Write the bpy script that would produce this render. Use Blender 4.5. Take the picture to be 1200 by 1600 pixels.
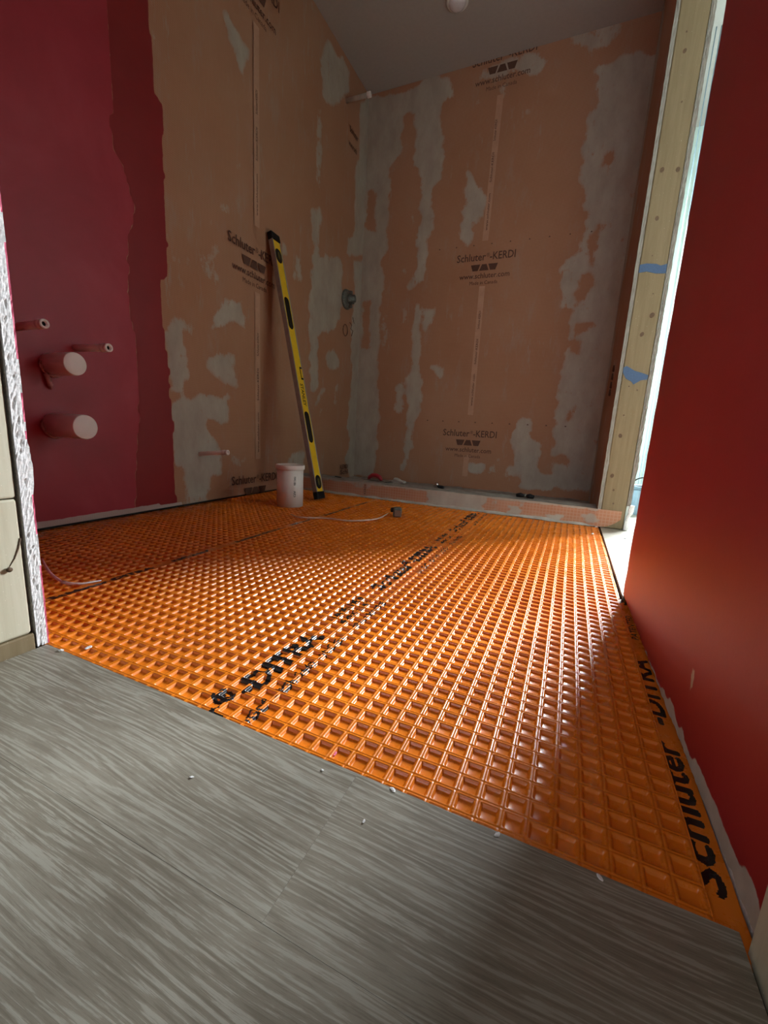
import bpy, bmesh, math, random
import numpy as np
from mathutils import Vector, Matrix, Euler
from mathutils.bvhtree import BVHTree

for o in list(bpy.data.objects):
    bpy.data.objects.remove(o, do_unlink=True)
scene = bpy.context.scene
COL = scene.collection
random.seed(7)
RNG = np.random.default_rng(5)

# All lengths below are in pitches of the membrane's waffle grid (22.5 mm).
# X runs to the right along the doorway, Y into the bathroom, Z up.
P = 0.0225

# ------------------------------------------------------------------ camera
CAM_H = 15.336
cam_d = bpy.data.cameras.new('camera')
cam = bpy.data.objects.new('camera', cam_d)
COL.objects.link(cam)
right = Vector((0.91277207, 0.40483771, 0.05434681))
down = Vector((0.12713618, -0.15513366, -0.97967849))
fwd = Vector((-0.38817977, 0.90113261, -0.19307119))
m = Matrix.Identity(4)
for i in range(3):
    m[i][0] = right[i]; m[i][1] = -down[i]; m[i][2] = -fwd[i]
m[0][3], m[1][3], m[2][3] = 0, 0, CAM_H * P
cam.matrix_world = m
cam_d.sensor_fit = 'VERTICAL'
cam_d.sensor_height = 36.0
cam_d.sensor_width = 27.0
cam_d.lens = 653.65 / 1600.0 * 36.0
cam_d.clip_start = 0.01
cam_d.clip_end = 60
scene.camera = cam

# ------------------------------------------------------------------ world, lights, exposure
world = bpy.data.worlds.new('world')
scene.world = world
world.use_nodes = True
bg = world.node_tree.nodes['Background']
bg.inputs[0].default_value = (0.75, 0.87, 1.0, 1)
bg.inputs[1].default_value = 1.0

def area_light(name, loc, target, sx, sy, power, color, spread=180):
    d = bpy.data.lights.new(name, 'AREA')
    d.shape = 'RECTANGLE'; d.size = sx * P; d.size_y = sy * P
    d.energy = power; d.color = color; d.spread = math.radians(spread)
    o = bpy.data.objects.new(name, d)
    COL.objects.link(o)
    o.location = Vector(loc) * P
    dirv = (Vector(target) - Vector(loc)).normalized()
    o.rotation_euler = dirv.to_track_quat('-Z', 'Y').to_euler()
    return o

# daylight through the window in the far wall of the room next door (sky light, so it falls downwards)
area_light('window_daylight', (38, 158.4, 58), (0, 45, -22), 16, 62, 115, (0.86, 0.94, 1.0), 115)
area_light('window_daylight', (65, 158.4, 58), (0, 45, -22), 18, 62, 150, (0.86, 0.94, 1.0), 115)
# second window of that room, in its outer wall
area_light('side_window_daylight', (98.4, 100, 60), (30, 92, -10), 50, 50, 5, (0.88, 0.95, 1.0), 115)
# weak fill light added behind the camera, in front of an added hallway window
area_light('hall_fill_light', (-25, -57.4, 60), (-25, 20, 20), 40, 50, 4.4, (0.97, 0.97, 1.0), 150)

vs = scene.view_settings
vs.view_transform = 'Standard'
vs.look = 'None'
vs.gamma = 1.0
vs.use_curve_mapping = False
vs.exposure = 0.32

# ------------------------------------------------------------------ mesh helpers
def link(name, me, parent=None, loc=None, mats=()):
    o = bpy.data.objects.new(name, me)
    COL.objects.link(o)
    for mt in mats:
        me.materials.append(mt)
    if parent is not None:
        o.parent = parent
    if loc is not None:
        o.location = Vector(loc) * P
    return o

def tag(o, label=None, cat=None, group=None, kind=None):
    if label: o['label'] = label
    if cat: o['category'] = cat
    if group: o['group'] = group
    if kind: o['kind'] = kind
    return o

def empty(name, loc, label, cat, group=None):
    o = bpy.data.objects.new(name, None)
    o.empty_display_size = 0.02
    COL.objects.link(o)
    o.location = Vector(loc) * P
    return tag(o, label, cat, group)

class MB:
    """Collects shapes (in grid pitches) and links them as one mesh object."""
    def __init__(self):
        self.v = []; self.f = []; self.mi = []; self.sm = []
    def add(self, vs, fs, mi=0, smooth=False):
        b = len(self.v)
        self.v += [tuple(x) for x in vs]
        self.f += [tuple(i + b for i in f) for f in fs]
        self.mi += [mi] * len(fs); self.sm += [smooth] * len(fs)
        return self
    def box(self, x0, x1, y0, y1, z0, z1, mi=0):
        vs = [(x, y, z) for x in (x0, x1) for y in (y0, y1) for z in (z0, z1)]
        fs = [(0, 1, 3, 2), (4, 6, 7, 5), (0, 4, 5, 1), (2, 3, 7, 6), (0, 2, 6, 4), (1, 5, 7, 3)]
        return self.add(vs, fs, mi)
    def obox(self, c, ax, ay, az, hx, hy, hz, mi=0, bev=0.0):
        """Oriented box, optional chamfered long edges."""
        c = Vector(c)
        if bev <= 0:
            vs = [c + ax * (sx * hx) + ay * (sy * hy) + az * (sz * hz) for sx in (-1, 1) for sy in (-1, 1) for sz in (-1, 1)]
            fs = [(0, 1, 3, 2), (4, 6, 7, 5), (0, 4, 5, 1), (2, 3, 7, 6), (0, 2, 6, 4), (1, 5, 7, 3)]
            return self.add(vs, fs, mi)
        prof = [(-hx + bev, -hy), (hx - bev, -hy), (hx, -hy + bev), (hx, hy - bev), (hx - bev, hy), (-hx + bev, hy), (-hx, hy - bev), (-hx, -hy + bev)]
        vs = []
        for zz, k in ((-hz, .75), (-hz + bev, 1), (hz - bev, 1), (hz, .75)):
            for (px, py) in prof:
                kx = 1 - (1 - k) * bev * 2 / max(hx, 1e-6); ky = 1 - (1 - k) * bev * 2 / max(hy, 1e-6)
                vs.append(c + ax * (px * kx) + ay * (py * ky) + az * zz)
        fs = []
        for r in range(3):
            for i in range(8):
                j = (i + 1) % 8
                fs.append((r * 8 + i, r * 8 + j, r * 8 + 8 + j, r * 8 + 8 + i))
        fs.append(tuple(range(7, -1, -1))); fs.append(tuple(range(24, 32)))
        return self.add(vs, fs, mi)
    def lathe(self, c, axis, prof, n=24, mi=0, smooth=True):
        """prof: (radius, along-axis) pairs; closed by fans where radius is 0."""
        c = Vector(c); a = Vector(axis).normalized()
        t = Vector((0, 0, 1)) if abs(a.z) < .9 else Vector((1, 0, 0))
        u = a.cross(t).normalized(); w = a.cross(u)
        vs = []; fs = []
        for (r, h) in prof:
            for i in range(n):
                an = 2 * math.pi * i / n
                vs.append(c + a * h + (u * math.cos(an) + w * math.sin(an)) * r)
        for k in range(len(prof) - 1):
            for i in range(n):
                j = (i + 1) % n
                fs.append((k * n + i, k * n + j, k * n + n + j, k * n + n + i))
        return self.add(vs, fs, mi, smooth)
    def tube(self, pts, r, n=8, mi=0, smooth=True):
        pts = [Vector(q) for q in pts]
        rs = r if isinstance(r, (list, tuple)) else [r] * len(pts)
        vs = []; fs = []
        up = Vector((0.13, 0.21, 1)).normalized()
        for k, q in enumerate(pts):
            d = (pts[min(k + 1, len(pts) - 1)] - pts[max(k - 1, 0)]).normalized()
            u = d.cross(up)
            if u.length < 1e-4: u = d.cross(Vector((1, 0, 0)))
            u.normalize(); w = d.cross(u)
            for i in range(n):
                an = 2 * math.pi * i / n
                vs.append(q + (u * math.cos(an) + w * math.sin(an)) * rs[k])
        for k in range(len(pts) - 1):
            for i in range(n):
                j = (i + 1) % n
                fs.append((k * n + i, k * n + j, k * n + n + j, k * n + n + i))
        fs.append(tuple(range(n - 1, -1, -1))); fs.append(tuple(range((len(pts) - 1) * n, len(pts) * n)))
        return self.add(vs, fs, mi, smooth)
    def build(self, name, mats, parent=None, origin=(0, 0, 0), fix=True):
        """origin: world base point of a top-level thing; a part is given its parent's base."""
        if not self.v: return None
        o3 = np.array(origin, float)
        me = bpy.data.meshes.new(name)
        vv = (np.array([tuple(x) for x in self.v], float) - o3) * P
        me.from_pydata([tuple(x) for x in vv], [], self.f)
        me.polygons.foreach_set('material_index', self.mi)
        me.polygons.foreach_set('use_smooth', self.sm)
        if fix:
            bm = bmesh.new(); bm.from_mesh(me)
            bmesh.ops.recalc_face_normals(bm, faces=bm.faces)
            bm.to_mesh(me); bm.free()
        me.update()
        if not isinstance(mats, (list, tuple)): mats = (mats,)
        return link(name, me, parent, None if parent is not None else origin, mats)

def grid_mesh(name, V, nu, nv, mats, attrs=None, extra=None, smooth=True, parent=None, flip=False):
    """V: (nu*nv,3) vertices in pitches, u-major. extra: (verts, faces, material index) appended."""
    idx = np.arange(nu * nv).reshape(nu, nv)
    a = idx[:-1, :-1].ravel(); b = idx[1:, :-1].ravel(); c = idx[1:, 1:].ravel(); d = idx[:-1, 1:].ravel()
    F = np.stack([a, d, c, b] if flip else [a, b, c, d], 1)
    faces = F
    verts = V
    mi = np.zeros(len(F), int)
    nF = len(F)
    if extra is not None:
        ev, ef, em = extra
        ef = np.array(ef, int) + len(V)
        faces = np.concatenate([F, ef]); verts = np.concatenate([V, np.array(ev, float)])
        mi = np.concatenate([mi, np.full(len(ef), em)])
    return raw_mesh(name, verts, faces, mats, mi, attrs, len(V), nF, smooth, parent)

def raw_mesh(name, verts, faces, mats, mi=None, attrs=None, n_attr=None, n_smooth=None, smooth=True, parent=None):
    me = bpy.data.meshes.new(name)
    nv, nf = len(verts), len(faces)
    me.vertices.add(nv)
    me.vertices.foreach_set('co', (np.asarray(verts, np.float32) * P).ravel())
    me.loops.add(nf * 4)
    me.loops.foreach_set('vertex_index', np.asarray(faces, np.int32).ravel())
    me.polygons.add(nf)
    me.polygons.foreach_set('loop_start', np.arange(0, nf * 4, 4, dtype=np.int32))
    if mi is not None:
        me.polygons.foreach_set('material_index', np.asarray(mi, np.int32))
    sm = np.zeros(nf, bool)
    sm[:(n_smooth if n_smooth is not None else nf)] = smooth
    me.polygons.foreach_set('use_smooth', sm)
    if attrs:
        for k, arr in attrs.items():
            at = me.attributes.new(k, 'FLOAT', 'POINT')
            full = np.zeros(nv, np.float32); full[:len(arr)] = arr
            at.data.foreach_set('value', full)
    me.update(calc_edges=True)
    me.validate()
    return link(name, me, parent, None, mats)

def vnoise(x, y, scale, seed):
    """Smooth value noise in 0..1 on numpy arrays."""
    r = np.random.default_rng(seed)
    T = r.random((64, 64))
    x = np.asarray(x) / scale; y = np.asarray(y) / scale
    xi = np.floor(x).astype(int); yi = np.floor(y).astype(int)
    fx = x - xi; fy = y - yi
    fx = fx * fx * (3 - 2 * fx); fy = fy * fy * (3 - 2 * fy)
    g = lambda i, j: T[i % 64, j % 64]
    return (g(xi, yi) * (1 - fx) + g(xi + 1, yi) * fx) * (1 - fy) + (g(xi, yi + 1) * (1 - fx) + g(xi + 1, yi + 1) * fx) * fy

def inside(px, py, poly):
    n = len(poly); c = np.zeros(px.shape, bool)
    j = n - 1
    for i in range(n):
        xi, yi = poly[i]; xj, yj = poly[j]
        cond = ((yi > py) != (yj > py)) & (px < (xj - xi) * (py - yi) / ((yj - yi) if yj != yi else 1e-9) + xi)
        c ^= cond
        j = i
    return c

def blur(a, n=1):
    for _ in range(n):
        b = np.pad(a, 1, mode='edge')
        a = (b[:-2, 1:-1] + b[2:, 1:-1] + b[1:-1, :-2] + b[1:-1, 2:] + 2 * b[1:-1, 1:-1]) / 6
    return a

# ------------------------------------------------------------------ lettering
_tc = {}
def text_tris(s, bold=0.0, spacing=1.0, shear=0.0):
    """Flat lettering as (verts2d, faces); x from 0 to w, capital height 1."""
    key = (s, bold, spacing, shear)
    if key in _tc: return _tc[key]
    cu = bpy.data.curves.new('tmp_text', 'FONT')
    cu.body = s; cu.offset = bold; cu.space_character = spacing; cu.resolution_u = 2; cu.shear = shear
    ob = bpy.data.objects.new('tmp_text', cu)
    COL.objects.link(ob)
    dg = bpy.context.evaluated_depsgraph_get()
    me = ob.evaluated_get(dg).to_mesh()
    vs = np.array([(v.co.x, v.co.y) for v in me.vertices], float).reshape(-1, 2)
    fs = [tuple(f.vertices) for f in me.polygons]
    ob.evaluated_get(dg).to_mesh_clear()
    bpy.data.objects.remove(ob, do_unlink=True); bpy.data.curves.remove(cu)
    cap = 0.69
    vs[:, 0] -= vs[:, 0].min()
    vs /= cap
    _tc[key] = (vs, fs)
    return vs, fs

def place_text(mb, s, org, ux, uy, height, width=None, bold=0.0, mi=0, center=False, shear=0.0):
    vs, fs = text_tris(s, bold, 1.0, shear)
    w = vs[:, 0].max()
    kx = height if width is None else width / w
    off = -w * kx / 2 if center else 0
    org = Vector(org); ux = Vector(ux); uy = Vector(uy)
    mb.add([org + ux * (x * kx + off) + uy * (y * height) for x, y in vs], fs, mi)

# ------------------------------------------------------------------ materials
def new_mat(name):
    mt = bpy.data.materials.new(name); mt.use_nodes = True
    nt = mt.node_tree
    b = nt.nodes['Principled BSDF']
    return mt, nt, b

def N(nt, typ, **kw):
    n = nt.nodes.new(typ)
    for k, v in kw.items():
        if k.startswith('i_'):
            n.inputs[k[2:].replace('_', ' ')].default_value = v
        else:
            setattr(n, k, v)
    return n

def L(nt, a, b): nt.links.new(a, b)

def coords(nt, scale=(1, 1, 1), out='Object', rot=(0, 0, 0)):
    tc = N(nt, 'ShaderNodeTexCoord'); mp = N(nt, 'ShaderNodeMapping')
    mp.inputs['Scale'].default_value = scale; mp.inputs['Rotation'].default_value = rot
    L(nt, tc.outputs[out], mp.inputs['Vector'])
    return mp.outputs['Vector']

def noise(nt, vec, scale, detail=4, rough=.55, dist=0.0):
    n = N(nt, 'ShaderNodeTexNoise')
    n.inputs['Scale'].default_value = scale; n.inputs['Detail'].default_value = detail
    n.inputs['Roughness'].default_value = rough; n.inputs['Distortion'].default_value = dist
    if vec is not None: L(nt, vec, n.inputs['Vector'])
    return n.outputs['Fac']

def ramp(nt, fac, stops):
    r = N(nt, 'ShaderNodeValToRGB')
    el = r.color_ramp.elements
    while len(el) > 1: el.remove(el[-1])
    el[0].position = stops[0][0]; el[0].color = (*stops[0][1], 1)
    for p_, c in stops[1:]:
        e = el.new(p_); e.color = (*c, 1)
    L(nt, fac, r.inputs['Fac'])
    return r.outputs['Color']

def mathn(nt, op, a, b=None, c=None):
    n = N(nt, 'ShaderNodeMath', operation=op)
    for i, x in enumerate((a, b, c)):
        if x is None: continue
        if isinstance(x, (int, float)): n.inputs[i].default_value = x
        else: L(nt, x, n.inputs[i])
    return n.outputs[0]

def smooth(nt, x, lo, hi):
    n = N(nt, 'ShaderNodeMapRange', interpolation_type='SMOOTHSTEP')
    n.inputs['From Min'].default_value = lo; n.inputs['From Max'].default_value = hi
    L(nt, x, n.inputs['Value'])
    return n.outputs[0]

def mix(nt, fac, a, b, blend='MIX'):
    n = N(nt, 'ShaderNodeMix', data_type='RGBA', blend_type=blend)
    if isinstance(fac, (int, float)): n.inputs[0].default_value = fac
    else: L(nt, fac, n.inputs[0])
    for i, x in ((6, a), (7, b)):
        if isinstance(x, tuple): n.inputs[i].default_value = (*x[:3], 1)
        else: L(nt, x, n.inputs[i])
    return n.outputs[2]

def attr(nt, name):
    n = N(nt, 'ShaderNodeAttribute'); n.attribute_name = name
    return n.outputs['Fac']

def bump(nt, b, h, strength=.3, dist=.002):
    n = N(nt, 'ShaderNodeBump')
    n.inputs['Strength'].default_value = strength; n.inputs['Distance'].default_value = dist
    L(nt, h, n.inputs['Height']); L(nt, n.outputs['Normal'], b.inputs['Normal'])

def simple(name, col, rough=.6, metal=0.0, var=.12, scale=60, bumpy=.1, spec=.5):
    mt, nt, b = new_mat(name)
    v = coords(nt)
    n = noise(nt, v, scale)
    lo = tuple(c * (1 - var) for c in col); hi = tuple(min(1, c * (1 + var)) for c in col)
    L(nt, ramp(nt, n, [(.3, lo), (.7, hi)]), b.inputs['Base Color'])
    b.inputs['Roughness'].default_value = rough; b.inputs['Metallic'].default_value = metal
    b.inputs['Specular IOR Level'].default_value = spec
    if bumpy: bump(nt, b, n, bumpy, .001)
    return mt

M = {}
M['white_paint'] = simple('white_paint', (.78, .80, .78), .6, var=.04, scale=12, bumpy=.05)
M['mint_paint'] = simple('mint_paint', (.56, .66, .62), .6, var=.04, scale=12, bumpy=.05)
M['hall_paint'] = simple('hall_paint', (.62, .58, .52), .7, var=.05, scale=8, bumpy=.05)
M['gypsum'] = simple('gypsum', (.78, .77, .76), .95, var=.22, scale=300, bumpy=.5)
M['gypsum_paper'] = simple('gypsum_paper', (.29, .265, .23), .9, var=.12, scale=50, bumpy=.2)
M['pvc'] = simple('pvc', (.86, .78, .74), .38, var=.05, scale=20, bumpy=.02)
M['pvc_cap'] = simple('pvc_cap', (.84, .74, .70), .45, var=.04, scale=30, bumpy=.02)
M['black_rubber'] = simple('black_rubber', (.010, .010, .011), .6, var=.2, scale=80, spec=.2)
M['black_ink'] = simple('black_ink', (.012, .010, .010), .55, var=.2, scale=200, bumpy=0)
M['brown_ink'] = simple('brown_ink', (.105, .045, .028), .8, var=.25, scale=300, bumpy=0)
M['steel'] = simple('steel', (.42, .42, .41), .32, 1.0, var=.15, scale=120)
M['chrome'] = simple('chrome', (.75, .75, .76), .15, 1.0, var=.05, scale=50)
M['brass'] = simple('brass', (.62, .42, .18), .35, 1.0, var=.15, scale=120)
M['aluminium'] = simple('aluminium', (.36, .31, .29), .48, .55, var=.10, scale=40)
M['yellow_paint'] = simple('yellow_paint', (.80, .50, .015), .35, var=.05, scale=40, bumpy=.03)
M['vial'] = simple('vial', (.10, .09, .03), .15, var=.3, scale=60)
M['red_plastic'] = simple('red_plastic', (.30, .012, .022), .4, var=.1, scale=50)
M['grey_valve'] = simple('grey_valve', (.13, .135, .12), .45, .3, var=.35, scale=120)
M['grey_bin'] = simple('grey_bin', (.22, .30, .37), .5, var=.08, scale=40)
M['bin_rim'] = simple('bin_rim', (.10, .15, .19), .5, var=.08, scale=40)
M['white_chip'] = simple('white_chip', (.80, .78, .76), .8, var=.1, scale=200)
M['pink_plastic'] = simple('pink_plastic', (.80, .42, .44), .45, var=.3, scale=60)
M['pink_chip'] = simple('pink_chip', (.75, .12, .22), .6, var=.15, scale=200)
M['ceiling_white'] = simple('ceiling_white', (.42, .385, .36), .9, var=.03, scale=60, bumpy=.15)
M['subfloor'] = simple('subfloor', (.045, .038, .032), .95, var=.2, scale=30)
M['lens_plastic'] = simple('lens_plastic', (.72, .70, .74), .2, var=.05, scale=60)
M['shadow_gap'] = simple('shadow_gap', (.02, .017, .014), .95, var=.2, scale=60)
M['blue_tape'] = simple('blue_tape', (.04, .085, .18), .55, var=.35, scale=700, bumpy=.4)
M['clear_tape'] = simple('clear_tape', (.60, .50, .36), .3, var=.1, scale=60)

# bare lumber
def wood_mat(name, c1, c2, c3, along='z'):
    mt, nt, b = new_mat(name)
    sc = {'z': (26, 26, 1.6), 'y': (26, 1.6, 26)}[along]
    v = coords(nt, sc)
    n = noise(nt, v, 3.0, 5, .6, .6)
    n2 = noise(nt, coords(nt, (4, 4, 4)), 2.0, 3)
    col = ramp(nt, n, [(.25, c1), (.5, c2), (.75, c3)])
    col = mix(nt, mathn(nt, 'MULTIPLY', n2, .35), col, tuple(x * .78 for x in c2))
    sp = noise(nt, coords(nt, (1, 1, 1)), 420, 2)
    col = mix(nt, smooth(nt, sp, .70, .76), col, (.86, .82, .68))
    L(nt, col, b.inputs['Base Color'])
    b.inputs['Roughness'].default_value = .72
    bump(nt, b, n, .25, .001)
    return mt
M['stud_wood'] = wood_mat('stud_wood', (.185, .128, .060), (.222, .160, .082), (.26, .195, .105))
M['jamb_wood'] = wood_mat('jamb_wood', (.52, .46, .32), (.62, .57, .42), (.70, .65, .51))
M['knot'] = simple('knot', (.10, .055, .025), .7, var=.4, scale=300)

# orange waffle membrane, with print carried by the point attribute 'ink'
def membrane_mat():
    mt, nt, b = new_mat('orange_membrane')
    v = coords(nt)
    n = noise(nt, v, 6, 3)
    col = ramp(nt, n, [(.3, (.70, .165, .008)), (.7, (.84, .225, .014))])
    dust = noise(nt, v, 26, 6, .7)
    col = mix(nt, mathn(nt, 'MULTIPLY', smooth(nt, dust, .62, .80), .30), col, (.80, .52, .36))
    col = mix(nt, smooth(nt, attr(nt, 'ink'), .35, .65), col, (.010, .008, .008))
    L(nt, col, b.inputs['Base Color'])
    r = mathn(nt, 'ADD', mathn(nt, 'MULTIPLY', smooth(nt, dust, .45, .8), .22), .27)
    L(nt, r, b.inputs['Roughness'])
    b.inputs['Specular IOR Level'].default_value = .55
    bump(nt, b, noise(nt, v, 90, 3), .12, .0012)
    return mt
M['membrane'] = membrane_mat()

# waterproofing fleece on the walls + grey thinset smears + red liquid coat
def fleece_color(nt, grid=44.0, tint=1.0):
    g = N(nt, 'ShaderNodeTexCoord')
    s = N(nt, 'ShaderNodeSeparateXYZ'); L(nt, g.outputs['Object'], s.inputs[0])
    f = 2 * math.pi * grid / 0.3
    h = mathn(nt, 'ADD', s.outputs['X'], s.outputs['Y'])
    wx = mathn(nt, 'SINE', mathn(nt, 'MULTIPLY', h, f))
    wz = mathn(nt, 'SINE', mathn(nt, 'MULTIPLY', s.outputs['Z'], f))
    w = mathn(nt, 'MAXIMUM', wx, wz)
    v = coords(nt)
    n = noise(nt, v, 2.2, 5, .6)
    col = ramp(nt, n, [(.25, (.385 * tint, .182 * tint, .102 * tint)), (.5, (.42 * tint, .213 * tint, .125 * tint)), (.75, (.44 * tint, .243 * tint, .155 * tint))])
    dusty = noise(nt, coords(nt, (1, 1, .35)), 11, 8, .72)
    col = mix(nt, mathn(nt, 'MULTIPLY', smooth(nt, dusty, .52, .74), .42), col, (.39, .30, .25))
    sm_ = mathn(nt, 'MULTIPLY', smooth(nt, noise(nt, coords(nt, (1, 1, .2)), 26, 8, .72), .55, .68), smooth(nt, noise(nt, coords(nt, (1, 1, .6)), 4.5, 3), .46, .60))
    col = mix(nt, mathn(nt, 'MULTIPLY', sm_, .55), col, (.40, .325, .27))
    col = mix(nt, mathn(nt, 'MULTIPLY', smooth(nt, w, .70, 1.0), .30), col, (.30, .12, .06))
    return col, w

def plaster_mask(nt, name='plaster'):
    v = coords(nt)
    n1 = noise(nt, v, 22, 8, .72)
    n2 = noise(nt, coords(nt, (1, 1, .22)), 75, 5, .65)
    jit = mathn(nt, 'ADD', mathn(nt, 'MULTIPLY', mathn(nt, 'SUBTRACT', n1, .5), 2.0), mathn(nt, 'MULTIPLY', mathn(nt, 'SUBTRACT', n2, .5), 1.1))
    a = mathn(nt, 'ADD', attr(nt, name), mathn(nt, 'MULTIPLY', jit, smooth(nt, attr(nt, name), .0, .3)))
    return mathn(nt, 'MULTIPLY', smooth(nt, a, .24, .60), smooth(nt, attr(nt, name), -.30, .85))

def plaster_color(nt):
    v = coords(nt, (1, 1, .5))
    return ramp(nt, noise(nt, v, 14, 6, .65), [(.25, (.36, .29, .235)), (.5, (.42, .35, .29)), (.78, (.48, .42, .355))])

def wall_membrane(name, red=False):
    mt, nt, b = new_mat(name)
    col, w = fleece_color(nt)
    pm = plaster_mask(nt)
    col = mix(nt, pm, col, plaster_color(nt))
    h = mathn(nt, 'ADD', mathn(nt, 'MULTIPLY', w, .10), mathn(nt, 'MULTIPLY', pm, mathn(nt, 'ADD', .6, noise(nt, coords(nt, (1, 1, .3)), 40, 5))))
    rough = .85
    if red:
        v = coords(nt)
        n = noise(nt, v, 3.2, 5, .6, .4)
        r1 = ramp(nt, n, [(.25, (.30, .016, .026)), (.5, (.36, .022, .038)), (.75, (.42, .040, .060))])
        r2 = ramp(nt, n, [(.25, (.20, .008, .008)), (.75, (.27, .012, .014))])
        e = mathn(nt, 'MULTIPLY', mathn(nt, 'SUBTRACT', noise(nt, v, 30, 4), .5), .7)
        m2 = smooth(nt, mathn(nt, 'ADD', attr(nt, 'dark_red'), e), .38, .62)
        m1 = smooth(nt, mathn(nt, 'ADD', attr(nt, 'light_red'), mathn(nt, 'MULTIPLY', e, .6)), .42, .58)
        col = mix(nt, m2, col, r2)
        col = mix(nt, m1, col, r1)
        raw = smooth(nt, mathn(nt, 'ADD', attr(nt, 'bare'), e), .42, .58)
        col = mix(nt, raw, col, (.50, .36, .32))
        mm = mathn(nt, 'MULTIPLY', mathn(nt, 'MAXIMUM', m1, m2), mathn(nt, 'SUBTRACT', 1.0, raw))
        L(nt, mathn(nt, 'SUBTRACT', .85, mathn(nt, 'MULTIPLY', mm, .42)), b.inputs['Roughness'])
        h = mathn(nt, 'MULTIPLY', h, mathn(nt, 'SUBTRACT', 1.0, mathn(nt, 'MULTIPLY', mm, .85)))
    else:
        b.inputs['Roughness'].default_value = rough
    L(nt, col, b.inputs['Base Color'])
    b.inputs['Specular IOR Level'].default_value = .35
    bump(nt, b, h, .5, .0015)
    return mt
M['wall_left'] = wall_membrane('left_wall_coat', True)
M['wall_membrane'] = wall_membrane('wall_fleece')

def red_paint():
    mt, nt, b = new_mat('red_wall_paint')
    v = coords(nt)
    n = noise(nt, coords(nt, (1, 1, .6)), 2.4, 5, .55, .3)
    col = ramp(nt, n, [(.25, (.27, .009, .016)), (.5, (.33, .013, .024)), (.75, (.37, .026, .042))])
    e = mathn(nt, 'MULTIPLY', mathn(nt, 'SUBTRACT', noise(nt, v, 45, 5), .5), .8)
    raw = smooth(nt, mathn(nt, 'ADD', attr(nt, 'bare'), e), .42, .58)
    pc = ramp(nt, noise(nt, v, 30, 5), [(.3, (.42, .39, .34)), (.7, (.56, .53, .47))])
    L(nt, mix(nt, raw, col, pc), b.inputs['Base Color'])
    L(nt, mathn(nt, 'ADD', .48, mathn(nt, 'MULTIPLY', raw, .4)), b.inputs['Roughness'])
    bump(nt, b, mathn(nt, 'ADD', noise(nt, v, 140, 3), raw), .12, .001)
    return mt
M['red_paint'] = red_paint()

def curb_band():
    mt, nt, b = new_mat('curb_mesh_band')
    tc = N(nt, 'ShaderNodeTexCoord'); s = N(nt, 'ShaderNodeSeparateXYZ'); L(nt, tc.outputs['Object'], s.inputs[0])
    f = math.pi / (0.60 * P)
    gx = mathn(nt, 'ABSOLUTE', mathn(nt, 'SINE', mathn(nt, 'MULTIPLY', s.outputs['X'], f)))
    gz = mathn(nt, 'ABSOLUTE', mathn(nt, 'SINE', mathn(nt, 'MULTIPLY', s.outputs['Z'], f)))
    gy = mathn(nt, 'ABSOLUTE', mathn(nt, 'SINE', mathn(nt, 'MULTIPLY', s.outputs['Y'], f)))
    g = mathn(nt, 'MINIMUM', gx, mathn(nt, 'MINIMUM', gz, gy))
    g2 = mathn(nt, 'MINIMUM', gx, gz)
    v = coords(nt)
    n = noise(nt, v, 8, 4)
    col = ramp(nt, n, [(.3, (.42, .17, .085)), (.7, (.47, .23, .14))])
    col = mix(nt, mathn(nt, 'MULTIPLY', smooth(nt, g2, .42, .12), .55), col, (.50, .33, .25))
    pm = plaster_mask(nt)
    col = mix(nt, pm, col, plaster_color(nt))
    L(nt, col, b.inputs['Base Color'])
    b.inputs['Roughness'].default_value = .8
    bump(nt, b, mathn(nt, 'ADD', mathn(nt, 'MULTIPLY', g2, -.3), pm), .4, .0015)
    return mt
M['curb_band'] = curb_band()
M['thinset'] = simple('thinset', (.30, .27, .235), .92, var=.25, scale=22, bumpy=.5)
M['thinset_light'] = simple('thinset_light', (.45, .40, .35), .92, var=.18, scale=26, bumpy=.5)
M['strip_tape'] = simple('printed_strip_fleece', (.49, .275, .18), .8, var=.08, scale=30, bumpy=.05)

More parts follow.
